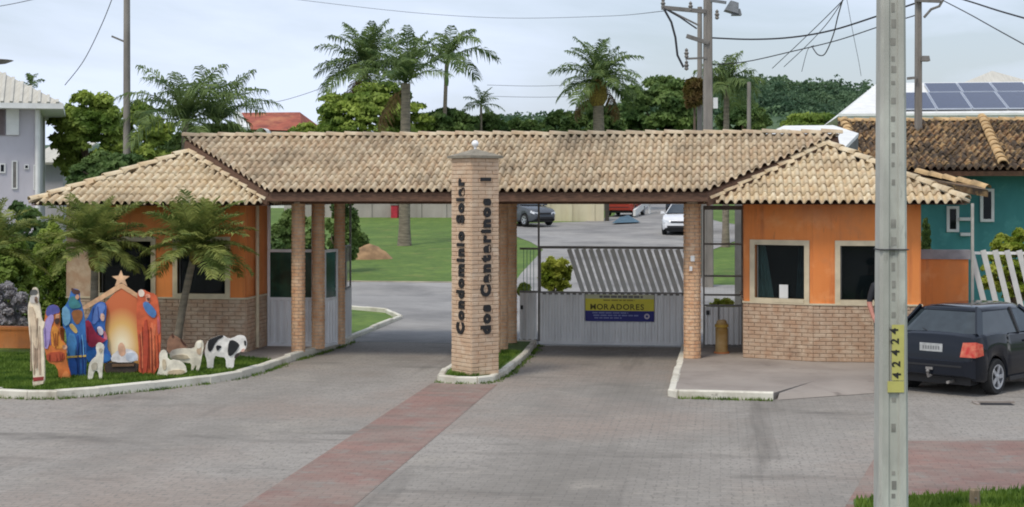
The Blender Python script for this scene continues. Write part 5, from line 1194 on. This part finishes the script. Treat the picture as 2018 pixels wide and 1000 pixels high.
t3, d3, w3 = pole(1476, 162, 62, 9, 'short bare pole standing before the wooded hill', False)
t4, d4, w4 = pole(1810, -45, 42, 14, 'grey pole with small lamp rising behind the right gatehouse roof')
q4 = lambda u, v: ((u - 1810) / FPX * d4, -.15, Zv(v, d4))
one('street_lamp', lambda b: b.box(q4(1820, 117), (.22, .25, .14), top=.8), dsteel_m, t4)
one('bracket', lambda b: b.bar(q4(1785, 156), q4(1806, 154), .07), dsteel_m, t4)
one('insulator_gear', lambda b: (b.bar(q4(1800, 2), q4(1850, 4), .09), b.tube([q4(1818, 36), q4(1832, 20), q4(1848, 14), q4(1856, 0)], .035, 6)), dsteel_m, t4)
wl = [('sagging black cable running right from the transformer pole', [(1400, 75, 48), (1480, 78, 47), (1560, 74, 46), (1640, 60, 45), (1735, 30, 43), (1806, 6, 42)], .035),
      ('lower thin cable above the wooded hill', [(1400, 128, 48), (1470, 122, 47), (1560, 102, 46), (1650, 80, 45), (1735, 52, 43), (1806, 30, 42)], .022),
      ('slanting service wire left of the bundle above the hill', [(1522, 135, 44), (1570, 90, 40), (1620, 42, 36), (1672, -10, 32)], .014),
      ('slanting service wire second in the bundle above the hill', [(1545, 132, 44), (1592, 88, 40), (1632, 44, 36), (1668, -10, 32)], .013),
      ('looped black service cable hanging in the bundle above the hill', [(1600, 92, 44), (1612, 108, 43), (1626, 106, 42), (1642, 70, 40), (1652, 30, 38), (1664, -10, 36)], .022),
      ('short drop wire below the looped cable', [(1580, 142, 44), (1588, 110, 44), (1594, 95, 44), (1604, 90, 43)], .012),
      ('thin drop wire right of the bundle', [(1668, -6, 40), (1680, 60, 42), (1692, 120, 44), (1697, 150, 45)], .009),
      ('upper cable at the top right corner', [(1868, -10, 42), (1920, 6, 40), (1970, 22, 38), (2040, 42, 36)], .03),
      ('lower cable slanting down at the top right', [(1856, 0, 42), (1910, 28, 40), (1960, 56, 38), (2040, 100, 36)], .02),
      ('thin wire slanting behind the left trees', [(224, -10, 46), (200, 50, 48), (165, 120, 50), (128, 168, 52)], .018),
      ('short wire at the top left corner', [(-20, 16, 46), (30, 7, 46), (80, -4, 46)], .014),
      ('faint wire low between the left palms', [(470, 208, 90), (540, 202, 90), (600, 186, 90), (660, 164, 90)], .02),
      ('faint high wire crossing behind the palms', [(540, -6, 110), (800, 24, 110), (1000, 36, 110), (1200, 32, 100), (1310, 22, 60)], .02),
      ('faint wire right of the tall palm', [(960, 168, 110), (1060, 170, 110), (1160, 166, 110)], .02),
      ('lowest faint wire right of the tall palm', [(960, 190, 110), (1060, 192, 110), (1160, 190, 110)], .02)]
for lab, pts, rad in wl:
    P = [at(*p_) for p_ in pts]; Q = []
    for i in range(len(P) - 1):
        p0, p1, p2, p3 = P[max(i - 1, 0)], P[i], P[i + 1], P[min(i + 2, len(P) - 1)]
        for k in range(6):
            s = k / 6; Q.append(.5 * ((2 * p1) + (p2 - p0) * s + (2 * p0 - 5 * p1 + 4 * p2 - p3) * s * s + (3 * p1 - p0 - 3 * p2 + p3) * s ** 3))
    Q.append(P[-1]); tag(one('wire', lambda b: b.tube(Q, rad * .75, 5), wire_m), lab, 'wire', 'overhead wires')

# ------------------------------------------------------------------ trees and palms
px_tree('broad bright green tree left of the slim pole', 96, 260, 165, 400, 56, 9000, .34, leafA, 11, clumps=34)
px_tree('green tree behind the slim pole above the left gatehouse', 210, 350, 190, 400, 60, 6500, .34, leafA, 12, clumps=28)
px_tree('dark low tree between the left gatehouse roof and the palm', 130, 330, 290, 420, 46, 6000, .28, leafB, 13, clumps=26)
px_tree('dark bush behind the left end of the canopy', 320, 540, 235, 360, 52, 6500, .3, leafB, 14, clumps=26)
px_tree('big rounded bright green tree behind the canopy', 610, 860, 152, 330, 90, 11000, .42, leafA, 15, clumps=36)
px_tree('green bush between the red roof and the big tree', 555, 690, 235, 320, 92, 4500, .38, leafA, 16)
px_tree('mid green tree beneath the tall palm', 800, 965, 205, 330, 93, 6500, .42, leafB, 17)
for i, (u0, u1, v0, lab) in enumerate(((920, 1010, 215, 'low dark tree right of the tall palm'), (985, 1075, 225, 'low dark tree in the middle of the far tree line'), (1055, 1150, 212, 'low dark tree left of the bushy palm'), (1120, 1240, 190, 'dark tree behind the bushy palm'))):
    px_tree(lab, u0, u1, v0, 330, 96 + i * 2, 4500, .5, leafB, 30 + i, group='far dark trees')
px_tree('broad dark green tree left of the transformer pole', 1200, 1412, 140, 320, 120, 10000, .6, leafB, 18, clumps=36)
px_tree('dark bush right of the transformer pole', 1400, 1530, 190, 320, 74, 5500, .42, leafB, 19)
px_tree('olive bush on the slope below the wooded hill', 1490, 1690, 215, 320, 90, 7000, .5, leafA, 20)
px_tree('tangled brownish creeper clump on the wooden pole', 1346, 1392, 145, 225, 50.6, 1500, .28, mat_leaf('leaf_brown', lin(92, 84, 34), lin(140, 112, 80), 1.5), 21, name='creeper', cat='creeper', depth=.35, limbs=3, trunk_r=.05)
px_tree('leafy green shrub left of the left gatehouse', 50, 150, 420, 700, 33, 5500, .2, leafA, 22, name='shrub', cat='shrub')
px_tree('tall green shrub at the left edge behind the orange wall', -80, 80, 440, 720, 31, 6000, .2, leafA, 23, name='shrub', cat='shrub')
px_tree('dark hedge tree behind the left edge shrubs', -60, 130, 385, 640, 40, 6500, .24, leafB, 24)
px_tree('rounded grey leaved bush behind the low orange wall', -40, 62, 548, 690, 28.4, 4500, .12, leafD, 25, name='bush', cat='bush', trunk_r=.06)
px_tree('clipped yellow green hedge before the teal house', 1925, 2080, 440, 620, 34.5, 9000, .14, leafC, 26, name='hedge', cat='hedge', depth=.7, hollow=.3, base=0)
px_tree('small dark bush against the teal house wall', 1815, 1835, 420, 540, 37.5, 1200, .12, leafB, 27, name='bush', cat='bush', trunk_r=.05)
px_tree('yellow green plant growing through the sliding gate slats', 1054, 1136, 497, 592, 33.4, 3200, .15, leafC, 28, name='plant', cat='plant', depth=.28, hollow=.2, trunk_r=.03, base=.0)
px_tree('low yellow green plant behind the right pedestrian gate', 1392, 1450, 585, 625, 31.5, 900, .14, leafC, 29, name='plant', cat='plant', depth=.3, hollow=.2, trunk_r=.03)
px_tree('small bright green plant inside the narrow gate leaf', 1017, 1048, 555, 590, 31.2, 700, .11, leafA, 40, name='plant', cat='plant', depth=.25, hollow=.2, trunk_r=.02)
px_tree('dense shrub behind the white framed door', 515, 650, 395, 640, 36, 7000, .2, leafB, 41, name='shrub', cat='shrub')
px_tree('drooping olive tree beside the open gate leaf', 640, 712, 370, 560, 52, 3200, .22, leafB, 42, trunk_r=.1)
px_tree('spiky dark plant on the lawn edge', 690, 728, 455, 510, 58, 700, .3, leafB, 43, name='plant', cat='plant', trunk_r=.05)
mo = at(728, 490, 59)
mb = MB(); nn_ = 14; vs = [(0, 0, 1.0)]
for j, (rr_, zz) in enumerate(((.35, .85), (.7, .45), (1.05, 0))):
    for i in range(nn_): vs.append((rr_ * 1.15 * math.cos(6.2832 * i / nn_) * random.uniform(.8, 1.15), rr_ * math.sin(6.2832 * i / nn_), max(-.1, zz * .9 + random.uniform(-.08, .08)) if j < 2 else -.3))
mb.add(vs, [(0, 1 + i, 1 + (i + 1) % nn_) for i in range(nn_)] + [(1 + j * nn_ + i, 1 + (j + 1) * nn_ + i, 1 + (j + 1) * nn_ + (i + 1) % nn_, 1 + j * nn_ + (i + 1) % nn_) for j in range(2) for i in range(nn_)])
hp_ = mb.build('earth_heap', M('dry_heap', lin(150, 120, 88), .95, .4, 2.5, .9, 8), None, True); hp_.location = (mo.x, mo.y, zt(mo.y)); hp_.scale = (.85, .8, .55); tag(hp_, 'brown heap of earth and dry leaves on the lawn', 'heap')
def px_palm(label, u, v, Y, ub, key, L, ll, lw, nl, nf, **kw):
    tp = aty(u, v, Y); bx = aty(ub, 400, Y).x
    return palm(label, (bx, Y, zt(Y)), tp, key, L, ll, lw, nl, nf, **kw)
# near young palms
palm('young palm in front of the left window of the left gatehouse', (aty(184, 0, 25.9).x, 25.9, .1), aty(188, 488, 25.9), 'near', 1.15, .32, .020, 46, 46, m=palmn_m, trunk_r=.085, hang=.3, seed=3, boot=.42, droop=.95, low=5, group='young palms before the left gatehouse')
palm('young leaning palm between the two windows of the left gatehouse', (aty(346, 0, 26.2).x, 26.2, .1), aty(386, 488, 26.0), 'near', 1.15, .32, .020, 46, 46, m=palmn_m, trunk_r=.08, hang=.3, seed=5, boot=.3, droop=.95, low=5, group='young palms before the left gatehouse')
palm('young palm cut off by the left edge of the view', (aty(-25, 0, 26.5).x, 26.5, .1), aty(-20, 500, 26.5), 'near', 1.08, .34, .022, 38, 32, m=palmn_m, trunk_r=.085, hang=.3, seed=8, boot=.3, droop=.95, low=5, group='young palms before the left gatehouse')
# farther palms
px_palm('palm with long arching fronds behind the left end of the canopy', 365, 240, 50, 365, 'mid', 2.7, .75, .05, 34, 22, seed=1, hang=.7, low=4, trunk_r=.16, droop=1.5)
px_palm('palm whose right frond arches beside the red roof', 428, 248, 52, 430, 'mid', 2.7, .75, .05, 34, 12, seed=6, hang=.7, low=2, trunk_r=.14, droop=1.5)
px_palm('dense tall palm cluster crown left of the tall palm', 722, 135, 92, 715, 'tallf', 3.7, 1.0, .085, 36, 32, seed=2, hang=.6, dry=2, trunk_r=.2)
px_palm('palm with thick trunk standing on the far lawn', 800, 165, 64, 797, 'tall', 3.0, .8, .06, 36, 16, seed=9, hang=.6, dry=1, low=3, trunk_r=.26)
px_palm('tall slender palm with arching crown above the canopy middle', 880, 128, 92, 872, 'slim', 3.9, 1.0, .09, 34, 13, seed=4, hang=.75, trunk_r=.15, shaft=1.3, droop=1.9, low=3)
px_palm('small palm right of the tall slender palm', 948, 208, 94, 948, 'small', 1.5, .45, .05, 22, 12, seed=5, hang=.6, trunk_r=.1)
px_palm('bushy palm with thick dry trunk behind the canopy', 1178, 160, 96, 1182, 'bushy', 3.4, 1.0, .085, 34, 30, seed=7, hang=.55, dry=2, boot=1.6, trunk_r=.42)
px_palm('palm standing right behind the transformer pole', 1432, 170, 64, 1430, 'small2', 1.7, .7, .05, 28, 20, seed=8, hang=.9, trunk_r=.15)
px_palm('tiny far palm above the white house roof', 60, 168, 90, 60, 'tiny', 1.0, .4, .05, 18, 8, seed=11, hang=.6, trunk_r=.1)

# ------------------------------------------------------------------ person, half hidden by the pole
def person(label, loc, rz):
    root = empty('person', loc, rz, label, 'person')
    J = {'pel': (0, 0, .93, .145), 'bel': (0, -.01, 1.08, .14), 'che': (0, 0, 1.30, .16), 'nek': (0, .0, 1.47, .06), 'hd0': (0, -.01, 1.56, .085), 'hd1': (0, -.01, 1.68, .09)}
    E_ = [('pel', 'bel'), ('bel', 'che'), ('che', 'nek'), ('nek', 'hd0'), ('hd0', 'hd1')]
    for s_, n_s in ((-1, 'l'), (1, 'r')):
        J.update({'hp' + n_s: (s_ * .09, 0, .86, .095), 'kn' + n_s: (s_ * .10, -.02, .48, .065), 'an' + n_s: (s_ * .105, .02, .09, .045), 'to' + n_s: (s_ * .12, -.15, .04, .04),
                  'sh' + n_s: (s_ * .18, 0, 1.38, .07), 'el' + n_s: (s_ * .25, .02, 1.10, .048), 'wr' + n_s: (s_ * .24, -.10, .90, .034), 'ha' + n_s: (s_ * .235, -.16, .83, .036)})
        E_ += [('pel', 'hp' + n_s), ('hp' + n_s, 'kn' + n_s), ('kn' + n_s, 'an' + n_s), ('an' + n_s, 'to' + n_s), ('che', 'sh' + n_s), ('sh' + n_s, 'el' + n_s), ('el' + n_s, 'wr' + n_s), ('wr' + n_s, 'ha' + n_s)]
        for f_ in range(4):
            J['f%d%s' % (f_, n_s)] = (s_ * (.235 + (f_ - 1.5) * .018), -.21, .77 + .006 * abs(f_ - 1), .009); E_.append(('ha' + n_s, 'f%d%s' % (f_, n_s)))
        J['th' + n_s] = (s_ * .19, -.19, .83, .011); E_.append(('ha' + n_s, 'th' + n_s))
    ks = list(J); me = bpy.data.meshes.new('body'); me.from_pydata([J[k][:3] for k in ks], [(ks.index(a), ks.index(c)) for a, c in E_], [])
    o = link('body', me, root); md = o.modifiers.new('skin', 'SKIN'); sv = me.skin_vertices[0].data
    for i, k in enumerate(ks): sv[i].radius = (J[k][3], J[k][3]); sv[i].use_root = (k == 'pel')
    ss = o.modifiers.new('sub', 'SUBSURF'); ss.levels = 2; ss.render_levels = 2
    m = bpy.data.materials.new('dark_clothes_and_skin'); m.use_nodes = True; nn = m.node_tree.nodes; ll_ = m.node_tree.links
    tcx = nn.new('ShaderNodeTexCoord'); sp = nn.new('ShaderNodeSeparateXYZ'); ll_.new(tcx.outputs['Object'], sp.inputs[0])
    g1 = nn.new('ShaderNodeMath'); g1.operation = 'GREATER_THAN'; g1.inputs[1].default_value = 1.46; ll_.new(sp.outputs[2], g1.inputs[0])
    ax = nn.new('ShaderNodeMath'); ax.operation = 'ABSOLUTE'; ll_.new(sp.outputs[0], ax.inputs[0])
    g2 = nn.new('ShaderNodeMath'); g2.operation = 'GREATER_THAN'; g2.inputs[1].default_value = .17; ll_.new(ax.outputs[0], g2.inputs[0])
    g3 = nn.new('ShaderNodeMath'); g3.operation = 'LESS_THAN'; g3.inputs[1].default_value = 1.12; ll_.new(sp.outputs[2], g3.inputs[0])
    mu = nn.new('ShaderNodeMath'); mu.operation = 'MULTIPLY'; ll_.new(g2.outputs[0], mu.inputs[0]); ll_.new(g3.outputs[0], mu.inputs[1])
    mxx = nn.new('ShaderNodeMath'); mxx.operation = 'MAXIMUM'; ll_.new(mu.outputs[0], mxx.inputs[0]); ll_.new(g1.outputs[0], mxx.inputs[1])
    mc = nn.new('ShaderNodeMix'); mc.data_type = 'RGBA'; mc.inputs[6].default_value = (.02, .021, .026, 1); mc.inputs[7].default_value = (*lin(186, 128, 112), 1)
    ll_.new(mxx.outputs[0], mc.inputs[0]); ll_.new(mc.outputs[2], nn['Principled BSDF'].inputs['Base Color']); nn['Principled BSDF'].inputs['Roughness'].default_value = .8
    me.materials.append(m)
    one('hair', lambda b: ball(b, (0, .012, 1.70), .102, 12, 8, .85), M('hair', (.02, .015, .012), .7, .2), root, True)
    one('nose', lambda b: b.add([(-.014, -.098, 1.60), (.014, -.098, 1.60), (0, -.122, 1.605), (0, -.098, 1.645)], [(0, 1, 2), (1, 3, 2), (3, 0, 2)]), M('skin', lin(186, 128, 112), .6, .1), root)
    return root
person('person in dark clothes standing mostly hidden behind the foreground concrete pole', aty(1738, 0, 26.1) * Vector((1, 1, 0)) + Vector((0, 0, .1)) if False else (aty(1741, 0, 26.1).x, 26.1, .1), R(20))

# ------------------------------------------------------------------ small foreground things
s_ = gp(1921, 1003, .05)
stp = empty('wooden_stake', (s_.x, s_.y, .04), 0, 'short weathered wooden stake in the foreground grass', 'stake')
one('stake_body', lambda b: b.lathe([(.052, -.05), (.05, .1), (.046, .185), (.03, .20), (.0001, .205)], n=10), M('stake_wood', lin(138, 122, 98), .95, .35, 20, .6, 40, stretch=(1, 1, .2)), stp, True)
one('stake_nail', lambda b: b.box((.0, -.05, .12), (.02, .02, .012)), dsteel_m, stp)
dr = gp(1962, 797)
dg_ = empty('storm_drain', (dr.x, dr.y, 0), R(5), 'dark storm drain opening in the pavers behind the pole', 'drain')
one('drain_mouth', lambda b: b.b2(-.24, .24, -.1, .1, .001, .006), black_m, dg_)
one('drain_lip', lambda b: (b.b2(-.30, .30, .101, .16, 0, .03), b.b2(-.30, -.241, -.1, .1, 0, .02)), slab_m, dg_)
